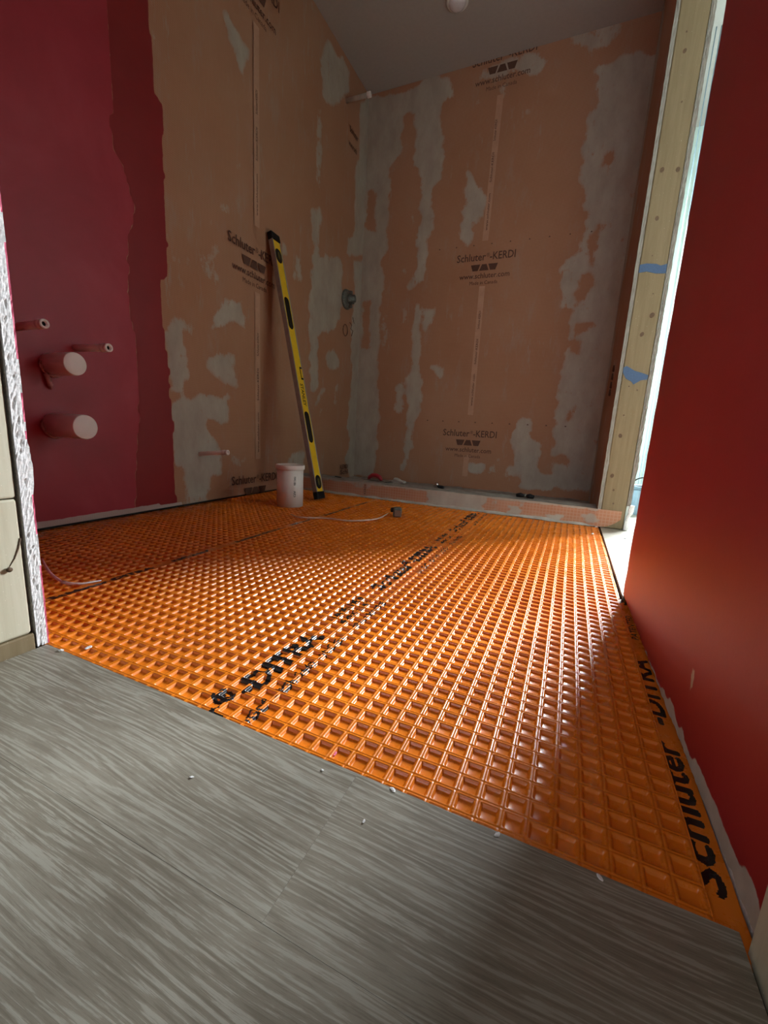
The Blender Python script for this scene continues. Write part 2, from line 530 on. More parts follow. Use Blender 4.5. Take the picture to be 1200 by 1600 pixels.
# grey oak-look vinyl planks
def vinyl(name, base=1.0, cool=0.0):
    mt, nt, b = new_mat(name)
    oi = N(nt, 'ShaderNodeObjectInfo')
    tc = N(nt, 'ShaderNodeTexCoord')
    add = N(nt, 'ShaderNodeVectorMath', operation='MULTIPLY_ADD')
    L(nt, oi.outputs['Random'], add.inputs[0]); add.inputs[1].default_value = (7.3, 3.1, 0)
    L(nt, tc.outputs['Object'], add.inputs[2])
    def mp(sc):
        q = N(nt, 'ShaderNodeMapping'); q.inputs['Scale'].default_value = sc
        L(nt, add.outputs[0], q.inputs['Vector']); return q.outputs['Vector']
    # slow sideways drift of the grain, so that the streaks bend into long arches
    sx = N(nt, 'ShaderNodeSeparateXYZ'); L(nt, add.outputs[0], sx.inputs[0])
    drift = mathn(nt, 'MULTIPLY', mathn(nt, 'SUBTRACT', noise(nt, mp((1.6, 5, 1)), 1.0, 2, .5), .5), .055)
    yy = mathn(nt, 'ADD', sx.outputs['Y'], drift)
    cb = N(nt, 'ShaderNodeCombineXYZ'); L(nt, sx.outputs['X'], cb.inputs[0]); L(nt, yy, cb.inputs[1])
    def fp(sc):
        q = N(nt, 'ShaderNodeMapping'); q.inputs['Scale'].default_value = sc
        L(nt, cb.outputs[0], q.inputs['Vector']); return q.outputs['Vector']
    # pores: thin, nearly continuous lines along the board, broken by noise
    ph = mathn(nt, 'MULTIPLY', noise(nt, fp((2.2, 30, 1)), 1.0, 3, .55), 55.0)
    ln = mathn(nt, 'SINE', mathn(nt, 'ADD', mathn(nt, 'MULTIPLY', yy, 950.0), ph))
    ln = mathn(nt, 'ADD', mathn(nt, 'MULTIPLY', ln, .5), .5)
    brk = noise(nt, fp((26, 240, 1)), 1.0, 5, .7)
    fine = mathn(nt, 'ADD', mathn(nt, 'MULTIPLY', ln, .22), mathn(nt, 'MULTIPLY', brk, .78))
    mid = noise(nt, fp((11, 520, 1)), 1.0, 4, .7)
    wide = noise(nt, fp((3, 22, 1)), 1.0, 3, .5)
    t = mathn(nt, 'ADD', mathn(nt, 'MULTIPLY', fine, .5), mathn(nt, 'MULTIPLY', mid, .5))
    k = base
    col = ramp(nt, wide, [(.3, (.20 * k, .175 * k, .132 * k)), (.5, (.235 * k, .208 * k, .160 * k)), (.7, (.28 * k, .253 * k, .200 * k))])
    col = mix(nt, mathn(nt, 'MULTIPLY', smooth(nt, t, .47, .41), .5), col, (.145 * k, .120 * k, .088 * k))
    col = mix(nt, mathn(nt, 'MULTIPLY', smooth(nt, t, .505, .565), .7), col, (.385 * k, .362 * k, .300 * k))
    dust = noise(nt, mp((3, 3, 1)), 2.2, 5, .7)
    col = mix(nt, mathn(nt, 'MULTIPLY', smooth(nt, dust, .60, .85), .40), col, (.36, .355, .32))
    L(nt, col, b.inputs['Base Color'])
    b.inputs['Roughness'].default_value = .42
    b.inputs['Specular IOR Level'].default_value = .45
    bump(nt, b, t, .22, .0012)
    return mt
M['vinyl'] = vinyl('vinyl_plank')

LEFT_PATCHES = [
 (0.8, [(64.9, 82.7), (66.2, 83.1), (67.5, 81.2), (68.4, 81.5), (70.7, 81.4), (70.2, 78.1), (69.0, 75.9), (67.7, 76.2), (67.0, 78.7), (65.5, 78.9)]),
 (0.8, [(94.1, 96.2), (96.2, 101.2), (99.5, 101.4), (104.7, 102.4), (106.6, 102.2), (107.5, 97.6), (104.4, 94.4), (96.9, 88.6), (94.8, 89.5)]),
 (0.6, [(93.4, 86.5), (94.9, 87.4), (95.5, 75.0), (94.9, 70.8), (93.6, 70.1), (93.0, 79.2)]),
 (0.7, [(90.8, 64.6), (95.5, 67.1), (96.1, 63.3), (95.2, 55.9), (92.3, 54.9), (91.7, 61.5)]),
 (0.9, [(113.0, 98.6), (119.1, 105.0), (123.5, 66.2), (108.9, 60.9), (109.0, 65.1), (112.5, 68.8), (111.8, 83.3), (114.0, 88.9)]),
 (0.65, [(63.3, 52.9), (65.5, 54.0), (65.5, 52.4), (63.6, 51.2)]),
 (0.6, [(51.4, 47.5), (52.2, 48.1), (52.5, 40.5), (51.4, 42.0)]),
 (0.5, [(61.2, 49.3), (61.9, 49.6), (62.0, 48.5), (61.2, 48.1)]),
 (0.42, [(67.5, 62.0), (68.7, 62.8), (68.2, 60.3), (67.0, 58.5), (66.8, 60.2)]),
 (0.7, [(80.6, 54.0), (81.9, 54.1), (83.0, 51.5), (80.7, 50.7)]),
 (0.45, [(61.3, 46.1), (62.7, 47.0), (62.8, 44.2), (60.8, 43.5)]),
 (0.45, [(53.5, 74.8), (54.5, 75.5), (54.1, 73.6), (53.6, 73.3)]),
 (0.45, [(89.5, 102.8), (93.0, 105.2), (92.0, 102.1), (90.2, 101.1)]),
 (0.42, [(68.9, 86.8), (71.7, 89.0), (71.2, 86.7), (69.8, 85.9)]),
 (0.5, [(50.9, 71.5), (51.5, 68.8), (52.0, 65.1), (51.7, 64.9), (51.0, 66.2), (50.7, 69.3)]),
 (0.9, [(60.5, 32.1), (63.0, 36.0), (68.1, 38.7), (69.8, 32.5), (67.0, 34.4), (62.2, 32.0)]),
 (0.85, [(50.7, 29.0), (52.2, 30.7), (54.4, 31.2), (54.5, 26.8), (55.6, 24.0), (54.3, 20.1), (51.3, 19.8), (50.9, 25.6)]),
 (0.6, [(54.4, 31.2), (57.7, 31.3), (57.5, 30.1), (55.9, 29.5), (54.6, 30.4)]),
 (0.75, [(59.0, 26.4), (62.1, 27.9), (66.2, 28.5), (66.8, 21.9), (62.9, 22.0), (61.1, 23.4), (58.9, 25.4)]),
 (0.9, [(53.5, 20.0), (55.8, 19.0), (64.5, 20.3), (64.4, 15.1), (59.0, 15.2), (59.4, 12.5), (62.5, 9.7), (62.4, 5.3), (59.5, 4.1), (58.5, 0.6), (53.8, 0.9), (53.7, 6.6), (51.4, 8.3), (51.0, 14.3), (51.5, 17.4)]),
 (0.45, [(63.5, 8.9), (68.7, 8.4), (70.6, 6.0), (64.9, 5.9)]),
 (0.55, [(57.2, 42.2), (61.7, 43.8), (62.5, 41.1), (62.3, 36.0), (61.8, 39.3), (60.3, 39.7)]),
 (0.4, [(52.0, 40.4), (57.2, 42.2), (56.7, 39.7), (54.4, 39.5)]),
 (0.6, [(84.7, 51.4), (87.5, 52.8), (88.3, 48.3), (86.2, 46.9), (84.7, 48.3)]),
 (0.85, [(92.0, 54.8), (105.9, 59.8), (106.6, 57.3), (106.7, 48.5), (106.0, 43.6), (99.5, 38.9), (96.0, 38.1), (95.4, 29.9), (96.5, 25.4), (94.8, 23.3), (92.3, 24.0), (91.5, 46.4)]),
 (0.75, [(100.2, 34.8), (103.5, 36.1), (107.2, 34.1), (106.8, 31.1), (102.8, 30.2), (100.3, 32.0)]),
 (0.9, [(112.1, 60.2), (123.5, 66.2), (131.1, -1.4), (115.3, 0.4), (111.9, 6.4), (114.4, 12.0), (112.5, 14.2), (113.9, 32.6), (112.5, 42.6), (113.8, 53.9)]),
 (0.55, [(98.3, 25.6), (101.1, 26.4), (95.0, 19.1), (94.1, 20.9)]),
 (0.55, [(104.1, 25.7), (106.6, 27.0), (105.4, 21.3), (103.9, 21.2)]),
 (0.5, [(96.8, 19.2), (98.6, 19.8), (97.9, 15.4)]),
 (0.75, [(82.6, 6.6), (87.0, 9.6), (90.3, 9.1), (91.2, 4.3), (89.6, 2.9), (84.1, 5.6)]),
 (0.6, [(50.7, 0.6), (79.1, 0.2), (79.1, -0.7), (50.6, -0.5)]),
]
BACK_PATCHES = [
 (0.9, [(-65.2, 102.9), (-52.0, 102.2), (-45.1, 104.5), (-41.2, 102.8), (-39.1, 103.0), (-38.1, 98.4), (-40.4, 97.8), (-41.0, 94.8), (-40.1, 91.8), (-40.1, 87.2), (-39.3, 84.9), (-40.4, 83.2), (-39.6, 81.3), (-41.8, 78.3), (-42.1, 74.2), (-40.8, 72.1), (-40.9, 68.3), (-42.2, 66.9), (-42.2, 61.0), (-42.9, 55.8), (-45.0, 56.0), (-45.5, 68.1), (-44.8, 71.9), (-45.5, 81.5), (-47.4, 84.4), (-48.0, 96.3), (-49.9, 97.8), (-51.5, 95.6), (-51.9, 87.5), (-54.6, 85.7), (-54.4, 75.1), (-54.7, 70.8), (-54.3, 64.2), (-55.9, 61.9), (-55.8, 56.9), (-68.5, 57.9), (-66.6, 64.2), (-66.8, 69.3), (-65.1, 72.9), (-65.0, 86.6), (-64.6, 88.5)]),
 (-1, [(-61.6, 80.5), (-58.5, 80.1), (-58.0, 70.8), (-57.5, 69.5), (-61.1, 70.7)]),
 (0.6, [(-31.7, 100.3), (-31.9, 102.3), (-23.7, 103.6), (-22.6, 102.6), (-22.1, 99.0), (-31.6, 99.6)]),
 (0.85, [(-22.3, 103.5), (-19.0, 103.0), (-16.3, 100.8), (-17.5, 98.9), (-22.5, 99.1)]),
 (0.85, [(-33.8, 70.8), (-33.2, 75.9), (-33.1, 81.7), (-32.0, 79.0), (-30.8, 78.4), (-27.8, 75.4), (-27.7, 70.4), (-29.1, 70.2), (-27.9, 68.2), (-29.4, 68.8), (-30.3, 69.6), (-29.9, 65.1), (-31.4, 63.4), (-33.3, 65.9), (-33.2, 69.2)]),
 (0.5, [(-47.9, 76.5), (-47.0, 76.0), (-46.9, 68.2), (-48.2, 70.3)]),
 (0.6, [(-49.4, 60.0), (-47.7, 59.9), (-47.5, 57.8), (-49.0, 58.0)]),
 (0.6, [(-26.9, 98.2), (-25.4, 98.2), (-25.0, 94.5), (-26.6, 95.8)]),
 (0.5, [(-21.0, 92.0), (-18.7, 91.2), (-18.6, 90.2), (-20.4, 90.6)]),
 (0.5, [(-39.3, 89.9), (-38.0, 90.0), (-38.0, 89.3), (-39.0, 89.1)]),
 (0.4, [(-34.6, 93.9), (-31.4, 97.2), (-30.5, 96.4), (-33.5, 94.0)]),
 (0.9, [(-65.4, 61.1), (-55.8, 60.2), (-54.7, 54.7), (-56.2, 50.0), (-55.3, 39.5), (-55.3, 29.5), (-54.3, 21.2), (-54.6, 13.1), (-54.8, 1.2), (-63.8, 0.4), (-63.8, 0.9), (-63.9, 29.5)]),
 (-1, [(-61.2, 52.1), (-58.4, 51.9), (-58.4, 38.6), (-60.8, 38.7)]),
 (0.65, [(-45.3, 59.3), (-42.9, 59.1), (-43.1, 55.4), (-45.0, 54.8), (-47.2, 53.7), (-48.3, 55.4), (-46.0, 56.9)]),
 (0.85, [(-44.9, 50.6), (-43.2, 50.1), (-42.3, 38.3), (-43.1, 36.1), (-41.2, 29.6), (-40.6, 22.5), (-42.8, 18.3), (-42.9, 10.0), (-44.8, 3.6), (-46.3, 2.5), (-45.6, 8.8), (-45.1, 15.9), (-44.9, 20.5), (-45.2, 25.1), (-47.1, 30.4), (-45.0, 32.2), (-44.9, 37.5), (-45.2, 45.6)]),
 (0.8, [(-43.1, 49.3), (-39.2, 49.2), (-38.9, 45.3), (-40.9, 41.6), (-42.4, 46.3)]),
 (0.8, [(-49.5, 28.2), (-47.0, 28.7), (-46.2, 25.1), (-46.5, 20.9), (-47.9, 20.0), (-49.6, 21.8)]),
 (0.85, [(-39.5, 32.6), (-37.7, 33.5), (-35.1, 33.7), (-35.8, 30.0), (-37.5, 31.3)]),
 (0.6, [(-49.1, 49.6), (-47.4, 49.5), (-47.1, 45.3), (-48.6, 44.9)]),
 (0.55, [(-54.8, 47.4), (-53.2, 47.3), (-52.6, 37.6), (-54.2, 38.1)]),
 (0.5, [(-52.9, 49.9), (-51.6, 49.6), (-51.8, 48.3)]),
 (0.5, [(-54.5, 35.0), (-53.0, 35.4), (-52.9, 34.1)]),
 (0.95, [(-13.2, 20.0), (-10.8, 20.1), (-10.4, 19.7), (-8.3, 1.7), (-11.6, 1.8), (-11.2, 5.7), (-13.8, 9.8), (-13.6, 12.0), (-15.2, 15.7), (-15.0, 17.4), (-13.4, 18.3)]),
 (0.9, [(-26.3, 6.2), (-25.3, 7.6), (-21.2, 7.5), (-21.8, 3.9), (-24.5, 4.1)]),
 (0.6, [(-20.7, 6.7), (-18.1, 7.3), (-17.1, 5.2), (-20.0, 4.0)]),
 (0.5, [(-19.2, 9.0), (-16.2, 9.2), (-17.4, 8.2)]),
 (0.6, [(-17.0, 4.3), (-14.8, 7.6), (-11.4, 7.0), (-11.5, 4.4), (-15.2, 4.1)]),
 (0.8, [(-5.5, 94.8), (-5.3, 97.8), (-2.6, 96.2), (-1.0, 98.2), (6.4, 96.3), (7.7, 80.6), (8.2, 54.4), (-7.2, 55.8), (-6.7, 57.5), (-4.1, 59.0), (-3.8, 67.5), (-6.0, 76.1), (-5.8, 87.2), (-4.7, 88.5)]),
 (-1, [(-2.5, 62.3), (-1.1, 64.8), (0.0, 64.0), (-0.5, 60.4), (-0.5, 55.2), (-1.2, 55.3)]),
 (-1, [(-1.4, 76.6), (-0.6, 79.6), (0.5, 79.1), (0.2, 76.7)]),
 (0.6, [(-12.4, 104.7), (-6.2, 104.5), (-1.8, 103.9), (-2.1, 101.3), (-3.4, 100.0), (-7.6, 100.4), (-11.8, 102.4)]),
 (0.8, [(-7.8, 55.9), (8.2, 54.4), (8.6, 40.7), (8.5, 2.7), (-2.7, 2.3), (-4.3, 11.8), (-4.4, 18.7), (-4.5, 25.9), (-4.9, 31.7), (-3.9, 38.1), (-4.2, 43.7), (-3.5, 46.6), (-6.7, 47.1)]),
 (-1, [(-2.7, 53.7), (-0.7, 54.6), (0.0, 51.7), (-1.4, 49.0), (-3.2, 46.9), (-3.9, 49.5)]),
 (-1, [(-3.8, 43.3), (0.8, 43.5), (1.2, 42.7), (-1.0, 41.0), (-1.6, 40.3)]),
 (-1, [(-4.0, 39.6), (-1.1, 39.2), (-1.1, 36.6), (-3.0, 37.0)]),
 (-1, [(-2.1, 22.0), (-0.8, 23.2), (-1.2, 20.1), (-2.5, 19.2)]),
 (-1, [(-3.8, 10.6), (-1.1, 11.2), (-0.1, 9.2), (-2.7, 8.6)]),
 (0.95, [(-13.2, 20.0), (-10.8, 20.1), (-11.4, 18.4), (-10.4, 16.8), (-9.0, 14.4), (-7.0, 14.5), (-7.0, 11.6), (-8.3, 8.6), (-6.8, 6.2), (-3.2, 6.1), (-2.7, 1.9), (-11.6, 1.4), (-11.2, 5.7), (-13.1, 7.7), (-13.3, 11.2), (-15.1, 14.8), (-14.8, 17.4)]),
 (0.45, [(-10.7, 51.8), (-9.6, 51.4), (-9.7, 49.2), (-10.4, 49.6)]),
]
RED_EDGE_1 = [(44.2, 67.6), (44.3, 62.0), (44.5, 59.4), (43.8, 53.0), (44.1, 50.6), (45.7, 48.3), (46.7, 44.3), (45.5, 40.9), (45.0, 30.9), (45.9, 24.9), (45.7, 16.3), (44.5, 6.4), (43.8, 0.3)]
RED_EDGE_2 = [(50.4, 72.3), (50.8, 65.1), (50.8, 61.5), (52.2, 60.8), (51.9, 52.7), (51.9, 46.6), (51.9, 37.5), (50.4, 36.1), (50.4, 32.4), (51.2, 24.8), (51.5, 15.6), (51.5, 5.9), (51.6, 0.8)]
# ------------------------------------------------------------------ the setting
ZC = 103.8                     # ceiling height
XL, YB = -62.0, 118.0          # left wall, back wall

def struct(o): o['kind'] = 'structure'; return o

floor = struct(MB().box(-82, 102, -60, 162, -1.6, -0.5).build('floor', M['subfloor']))

_pl = {}
def plank(x0, x1, y0, y1, ztop=0.08):
    g = 0.002; b = 0.010
    x0 += g; x1 -= g; y0 += g; y1 -= g
    cx, cy = (x0 + x1) / 2, (y0 + y1) / 2
    vs = []
    for (i, z) in ((0, -.3), (0, ztop - b), (b, ztop)):
        vs += [(x0 + i, y0 + i, z), (x1 - i, y0 + i, z), (x1 - i, y1 - i, z), (x0 + i, y1 - i, z)]
    fs = [(3, 2, 1, 0), (8, 9, 10, 11)]
    for r in (0, 4):
        for i in range(4):
            j = (i + 1) % 4
            fs.append((r + i, r + j, r + 4 + j, r + 4 + i))
    mb = MB(); mb.add(vs, fs)
    o = mb.build('plank', M['vinyl'], floor, (cx, cy, 0))
    o.location = Vector((cx, cy, 0)) * P
    return o

# hallway planks
plank(-30.25, -6.9, 8.2, 14.70); plank(-6.9, 6.95, 8.2, 14.70)
plank(-80, -30.25, 8.2, 9.55); plank(6.95, 60, 8.2, 9.55)
rows = [(.2, (-80, -40, 14, 60)), (-7.8, (-80, -62, -8, 46, 60)), (-15.8, (-80, -31, 23, 60)), (-23.8, (-80, -50, 4, 60)),
        (-31.8, (-80, -20, 34, 60)), (-39.8, (-80, -66, -12, 42, 60)), (-47.8, (-80, -36, 18, 60)), (-57.8, (-80, -52, 2, 56, 60))]
for y, xs in rows:
    h = 8 if y > -50 else 10
    for a, b_ in zip(xs[:-1], xs[1:]): plank(a, b_, y, y + h)
# planks of the room next door, running through its doorway
y = 46.6; k = 0
while y < 157.5:
    y1 = min(y + 8.0, 158.8)
    x0 = 6.72 if y < 83 else 11.0
    if y < 84 <= y1: y1 = 84.05
    cut = 11 + (k * 23) % 50 + 8
    xs = [x0, cut] + ([cut + 54] if cut + 54 < 92 else []) + [98.8]
    for a, b_ in zip(xs[:-1], xs[1:]): plank(a, b_, y, y1)
    y = y1; k += 1
y = 46.6
while y > 16:
    y0 = max(y - 8, 15.2); plank(11.0, 60, y0, y); plank(60, 98.8, y0, y); y = y0

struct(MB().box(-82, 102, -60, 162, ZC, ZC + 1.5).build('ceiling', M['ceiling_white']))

# --- left wall: red liquid coat, then orange fleece with grey thinset smears
RES = 0.34
def wall_grid(u0, u1, z0, z1):
    nu = int((u1 - u0) / RES) + 1; nz = int((z1 - z0) / RES) + 1
    U, Z = np.meshgrid(np.linspace(u0, u1, nu), np.linspace(z0, z1, nz), indexing='ij')
    return U, Z, nu, nz

def patches_to_mask(U, Z, patches, seed):
    ju = (vnoise(U, Z, 1.6, seed) - .5) * 1.3 + (vnoise(U, Z, .6, seed + 1) - .5) * .7
    jz = (vnoise(U, Z, 2.4, seed + 2) - .5) * 1.6
    m_ = np.zeros(U.shape)
    for st, poly in patches:
        ins = inside(U + ju, Z + jz, poly)
        if st < 0: m_[ins] = 0.05
        else: m_ = np.maximum(m_, ins * st)
    return blur(m_, 5)

U, Z, nu, nz = wall_grid(14.9, YB, 0.25, ZC)
pl = patches_to_mask(U, Z, LEFT_PATCHES, 11)
e1 = np.interp(Z, [q[1] for q in RED_EDGE_1[::-1]] + [110], [q[0] for q in RED_EDGE_1[::-1]] + [44.0]) + (vnoise(U, Z, 1.5, 3) - .5) * .6
e2 = np.interp(Z, [q[1] for q in RED_EDGE_2[::-1]] + [110], [q[0] for q in RED_EDGE_2[::-1]] + [50.0]) + (vnoise(U, Z, 1.2, 4) - .5) * .4
lr = blur((U < e1) * 1.0, 1); dr = blur(((U >= e1) & (U < e2)) * 1.0, 1)
pl = pl * (U > e2)
bare = blur(((Z < .95 + (vnoise(U, Z, 2.5, 8) - .5) * .8) & (U < 53)) * 1.0, 1)
bow = (vnoise(U, Z, 20, 21) - .5) * .25
X = XL + bow * 0.4 + pl * .05 + lr * .06 + dr * .03
V = np.stack([X, U, Z], -1).reshape(-1, 3)
ev = [(XL - 1.5, y_, z_) for y_ in (14.9, YB) for z_ in (0, ZC)]
wl = struct(grid_mesh('wall_left', V, nu, nz, (M['wall_left'], M['gypsum_paper']),
    {'plaster': pl.ravel(), 'light_red': lr.ravel(), 'dark_red': dr.ravel(), 'bare': bare.ravel()},
    (ev, [(0, 2, 3, 1)], 1)))

MB().box(XL - 1.6, XL - .25, 14.9, YB + 1.5, -.5, ZC).build('wall_core', M['shadow_gap'], wl)

# --- back wall of the shower
U, Z, nu, nz = wall_grid(XL, 6.0, 0.0, ZC)
pl = patches_to_mask(U, Z, BACK_PATCHES, 31)
Yv = YB - pl * .05 + (vnoise(U, Z, 20, 22) - .5) * .1
V = np.stack([U, Yv, Z], -1).reshape(-1, 3)
ev = [(x_, YB + 1.5, z_) for x_ in (XL, 6.0) for z_ in (0, ZC)]
wb = struct(grid_mesh('wall_back', V, nu, nz, (M['wall_membrane'], M['gypsum_paper']), {'plaster': pl.ravel()}, (ev, [(0, 1, 3, 2)], 1)))

MB().box(XL, 6.0, YB + .2, YB + 1.5, -.5, ZC).build('wall_core', M['shadow_gap'], wb)

# --- right side of the shower
U, Z, nu, nz = wall_grid(84.15, YB, 0.0, ZC)
pl = np.clip((U - 108 + (vnoise(U, Z, 6, 41) - .5) * 9) / 6, 0, 1) * .75
pl = np.maximum(pl, (vnoise(U, Z, 5, 43) > .80) * .45)
pl = blur(pl, 2)
V = np.stack([np.full(U.shape, 5.85) - pl * .04, U, Z], -1).reshape(-1, 3)
ws = struct(grid_mesh('wall_shower_side', V, nu, nz, (M['wall_membrane'],), {'plaster': pl.ravel()}))

def rough_edge(name, u_axis, pts_lo, pts_hi, zs, mats, parent, amp, seed, red_last=0.0):
    """A cut drywall edge: a strip between two vertical lines, broken up."""
    n = 8; r = random.Random(seed)
    vs = []; fs = []; mi = []
    for k, z in enumerate(zs):
        for i in range(n + 1):
            t = i / n
            p_ = Vector(pts_lo).lerp(Vector(pts_hi), t)
            j = amp * (r.random() - .5)
            e = amp * .35 * (r.random() - .5) if i in (0, n) else 0
            if 10.2 < z < 13.2 and i == n: e += .10 + .04 * math.sin(z * 2.3)
            if i in (2, 3, 4) and r.random() < .05: j -= .12
            d = (Vector(pts_hi) - Vector(pts_lo)).normalized()
            vs.append(Vector((p_.x, p_.y, z)) + Vector(u_axis) * j + d * e)
    mb = MB()
    for k in range(len(zs) - 1):
        for i in range(n):
            a = k * (n + 1) + i
            fs.append((a, a + 1, a + n + 2, a + n + 1)); mi.append(1 if (red_last and i == n - 1 and not 10 < zs[k] < 13.4 and math.sin(zs[k] * 1.7) + math.sin(zs[k] * .61 + 1) + r.uniform(-.5, .5) > -.7) else 0)
    mb.v = vs; mb.f = fs; mb.mi = mi; mb.sm = [False] * len(fs)
    return mb.build(name, mats, parent, fix=False)

MB().box(5.86, 6.36, 84.36, YB, -.5, ZC).build('drywall_core', M['gypsum'], ws)
rough_edge('drywall_edge', (0, -1, 0), (5.83, 84.16, 0), (6.38, 84.16, 0), [3.4 + i * .55 for i in range(183)], (M['gypsum_paper'],), ws, .10, 5)

# --- red wall on the right, running from the doorway to the next opening
def rw_x(y): return 7.4 - (y - 15) * .019
Y0, Y1 = 14.4, 47.3
U, Z, nu, nz = wall_grid(Y0, Y1, 0.12, ZC)
rag = (vnoise(U, Z, 1.1, 51) - .5) * .35
lim = np.interp(U, [14.4, 16, 17.6, 20, 22.2, 25.2, 26.7, 29.8, 33, 36, 48], [1.15, 1.07, .91, .88, .89, .76, .78, .40, .2, -.3, -.3])
bare = blur((Z < lim + rag) * 1.0, 1)
# a torn chip in the paint and the frayed far edge
bare = np.maximum(bare, blur(inside(U, Z, [(24.55, 4.4), (24.75, 4.2), (24.3, 3.0), (23.85, 2.3), (23.75, 2.5), (24.1, 3.4)]) * 1.0, 1) * 1.3)
Xw = rw_x(U) - bare * .02 + (vnoise(U, Z, 14, 52) - .5) * .12
zz = Z.copy(); zz[:, 0] += np.abs(vnoise(U[:, 0], U[:, 0] * 0, .7, 53) - .4) * .35
uu = U.copy(); uu[-1, :] += (vnoise(Z[-1, :], Z[-1, :] * 0, 1.3, 54) - .5) * .35
V = np.stack([Xw, uu, zz], -1).reshape(-1, 3)
wr = struct(grid_mesh('wall_right', V, nu, nz, (M['red_paint'],), {'bare': bare.ravel()}, flip=True))
MB().box(7.45, 10.35, Y0, Y1 - .25, -.5, ZC).build('wall_core', M['gypsum'], wr)
MB().add([(rw_x(Y0) + .06, Y0, .1), (8.1, Y0, .1), (8.1, Y1 - .1, .1), (rw_x(Y1) + .06, Y1 - .1, .1), (rw_x(Y0) + .06, Y0, ZC), (8.1, Y0, ZC), (8.1, Y1 - .1, ZC), (rw_x(Y1) + .06, Y1 - .1, ZC)],
    [(3, 2, 1, 0), (4, 5, 6, 7), (0, 1, 5, 4), (1, 2, 6, 5), (2, 3, 7, 6), (3, 0, 4, 7)]).build('drywall_sheet', M['gypsum'], wr)

# --- wall between hallway and bathroom, with the doorway the camera looks through
wf = struct(MB().box(-80, -32.25, 10.15, 14.22, -.5, ZC).build('wall_front', M['shadow_gap']))
mbx = MB(); mbx.box(-80, -30.55, 14.26, 14.84, .05, ZC); mbx.box(-80, -30.5, 9.6, 10.12, .05, ZC)
mbx.build('drywall_sheet', M['gypsum'], wf)
MB().box(-80, -30.48, 14.84, 14.9, .9, ZC).build('painted_face', M['red_plastic'], wf)
zs = list(np.cumsum([0.06] + [random.uniform(.10, .34) for _ in range(440)]))
zs = [z for z in zs if z < ZC]
edge = rough_edge('drywall_edge', (1, 0, 0), (-30.42, 14.24, 0), (-30.42, 14.92, 0), zs, (M['gypsum'], M['pink_chip']), wf, .055, 9, .6)
MB().box(-32.3, 9.4, 9.6, 14.9, 92, ZC).build('header', M['hall_paint'], wf)
wf2 = struct(MB().box(9.3, 60, 9.6, 14.95, -.5, ZC).build('wall_front_right', M['hall_paint']))

# --- shell of the hallway and of the room next door
def wall_hole(name, axis, c0, c1, u0, u1, hu0, hu1, hz0, hz1, mat):
    mb = MB()
    for (a, b_, za, zb) in ((u0, hu0, -.5, ZC), (hu1, u1, -.5, ZC), (hu0, hu1, 0, hz0), (hu0, hu1, hz1, ZC)):
        if axis == 'y': mb.box(a, b_, c0, c1, za, zb)
        else: mb.box(c0, c1, a, b_, za, zb)
    return struct(mb.build(name, mat))

def window(name, axis, c, u0, u1, z0, z1, face):
    mb = MB(); t = 1.6
    for (a, b_, za, zb) in ((u0, u1, z0, z0 + t), (u0, u1, z1 - t, z1), (u0, u0 + t, z0 + t, z1 - t), (u1 - t, u1, z0 + t, z1 - t), ((u0 + u1) / 2 - .7, (u0 + u1) / 2 + .7, z0 + t, z1 - t)):
        if axis == 'y': mb.box(a, b_, c - .6, c + .6, za, zb)
        else: mb.box(c - .6, c + .6, a, b_, za, zb)
    w = struct(mb.build(name, M['white_paint']))
    g = MB()
    if axis == 'y': g.box(u0 + t, u1 - t, c - .1, c + .1, z0 + t, z1 - t)
    else: g.box(c - .1, c + .1, u0 + t, u1 - t, z0 + t, z1 - t)
    g.build('pane', M['glass'], w)
    return w

gm, gnt, gb = new_mat('window_glass')
gb.inputs['Base Color'].default_value = (.9, .95, .97, 1); gb.inputs['Transmission Weight'].default_value = 1.0
gb.inputs['Roughness'].default_value = .05
L(gnt, mathn(gnt, 'MULTIPLY', noise(gnt, coords(gnt), 4), .1), gb.inputs['Roughness'])
M['glass'] = gm

struct(MB().box(-82, -80, -60, 15, -.5, ZC).build('wall_hall_left', M['hall_paint']))
struct(MB().box(60, 62, -60, 9.6, -.5, ZC).build('wall_hall_right', M['hall_paint']))
wall_hole('wall_hall_end', 'y', -60, -58, -82, 62, -46, -4, 34, 86, M['hall_paint'])
window('added_hall_window', 'y', -59, -46, -4, 34, 86, 1)  # unseen window, added to go with the hallway fill light
wa = wall_hole('wall_adjacent_far', 'y', 159, 161, 10.35, 55, 29, 47, 24, 92, M['mint_paint'])
wall_hole('wall_adjacent_far_right', 'y', 159, 161, 55, 102, 55, 75, 24, 92, M['mint_paint'])
window('window_4', 'y', 160, 55, 75, 24, 92, -1)
window('window_1', 'y', 160, 29, 47, 24, 92, -1)
wall_hole('wall_adjacent_right', 'x', 99, 101, 14.95, 161, 74, 126, 34, 86, M['mint_paint'])
window('window_2', 'x', 100, 74, 126, 34, 86, -1)
struct(MB().box(60, 102, 9.6, 14.95, -.5, ZC).build('wall_adjacent_near', M['mint_paint']))
wal = struct(MB().box(10.35, 10.95, 84.35, 159, -.5, ZC).build('wall_adjacent_left', M['mint_paint']))
MB().box(10.35, 10.95, 14.95, 47.0, -.5, ZC).build('drywall_sheet', M['mint_paint'], wal)
MB().box(7.2, 10.95, 47.0, 84.3, 92, ZC).build('header', M['mint_paint'], wal)
rough_edge('drywall_edge', (0, -1, 0), (10.36, 84.22, 0), (10.96, 84.22, 0), [4.4 + i * .5 for i in range(199)], (M['gypsum_paper'],), wal, .16, 15)
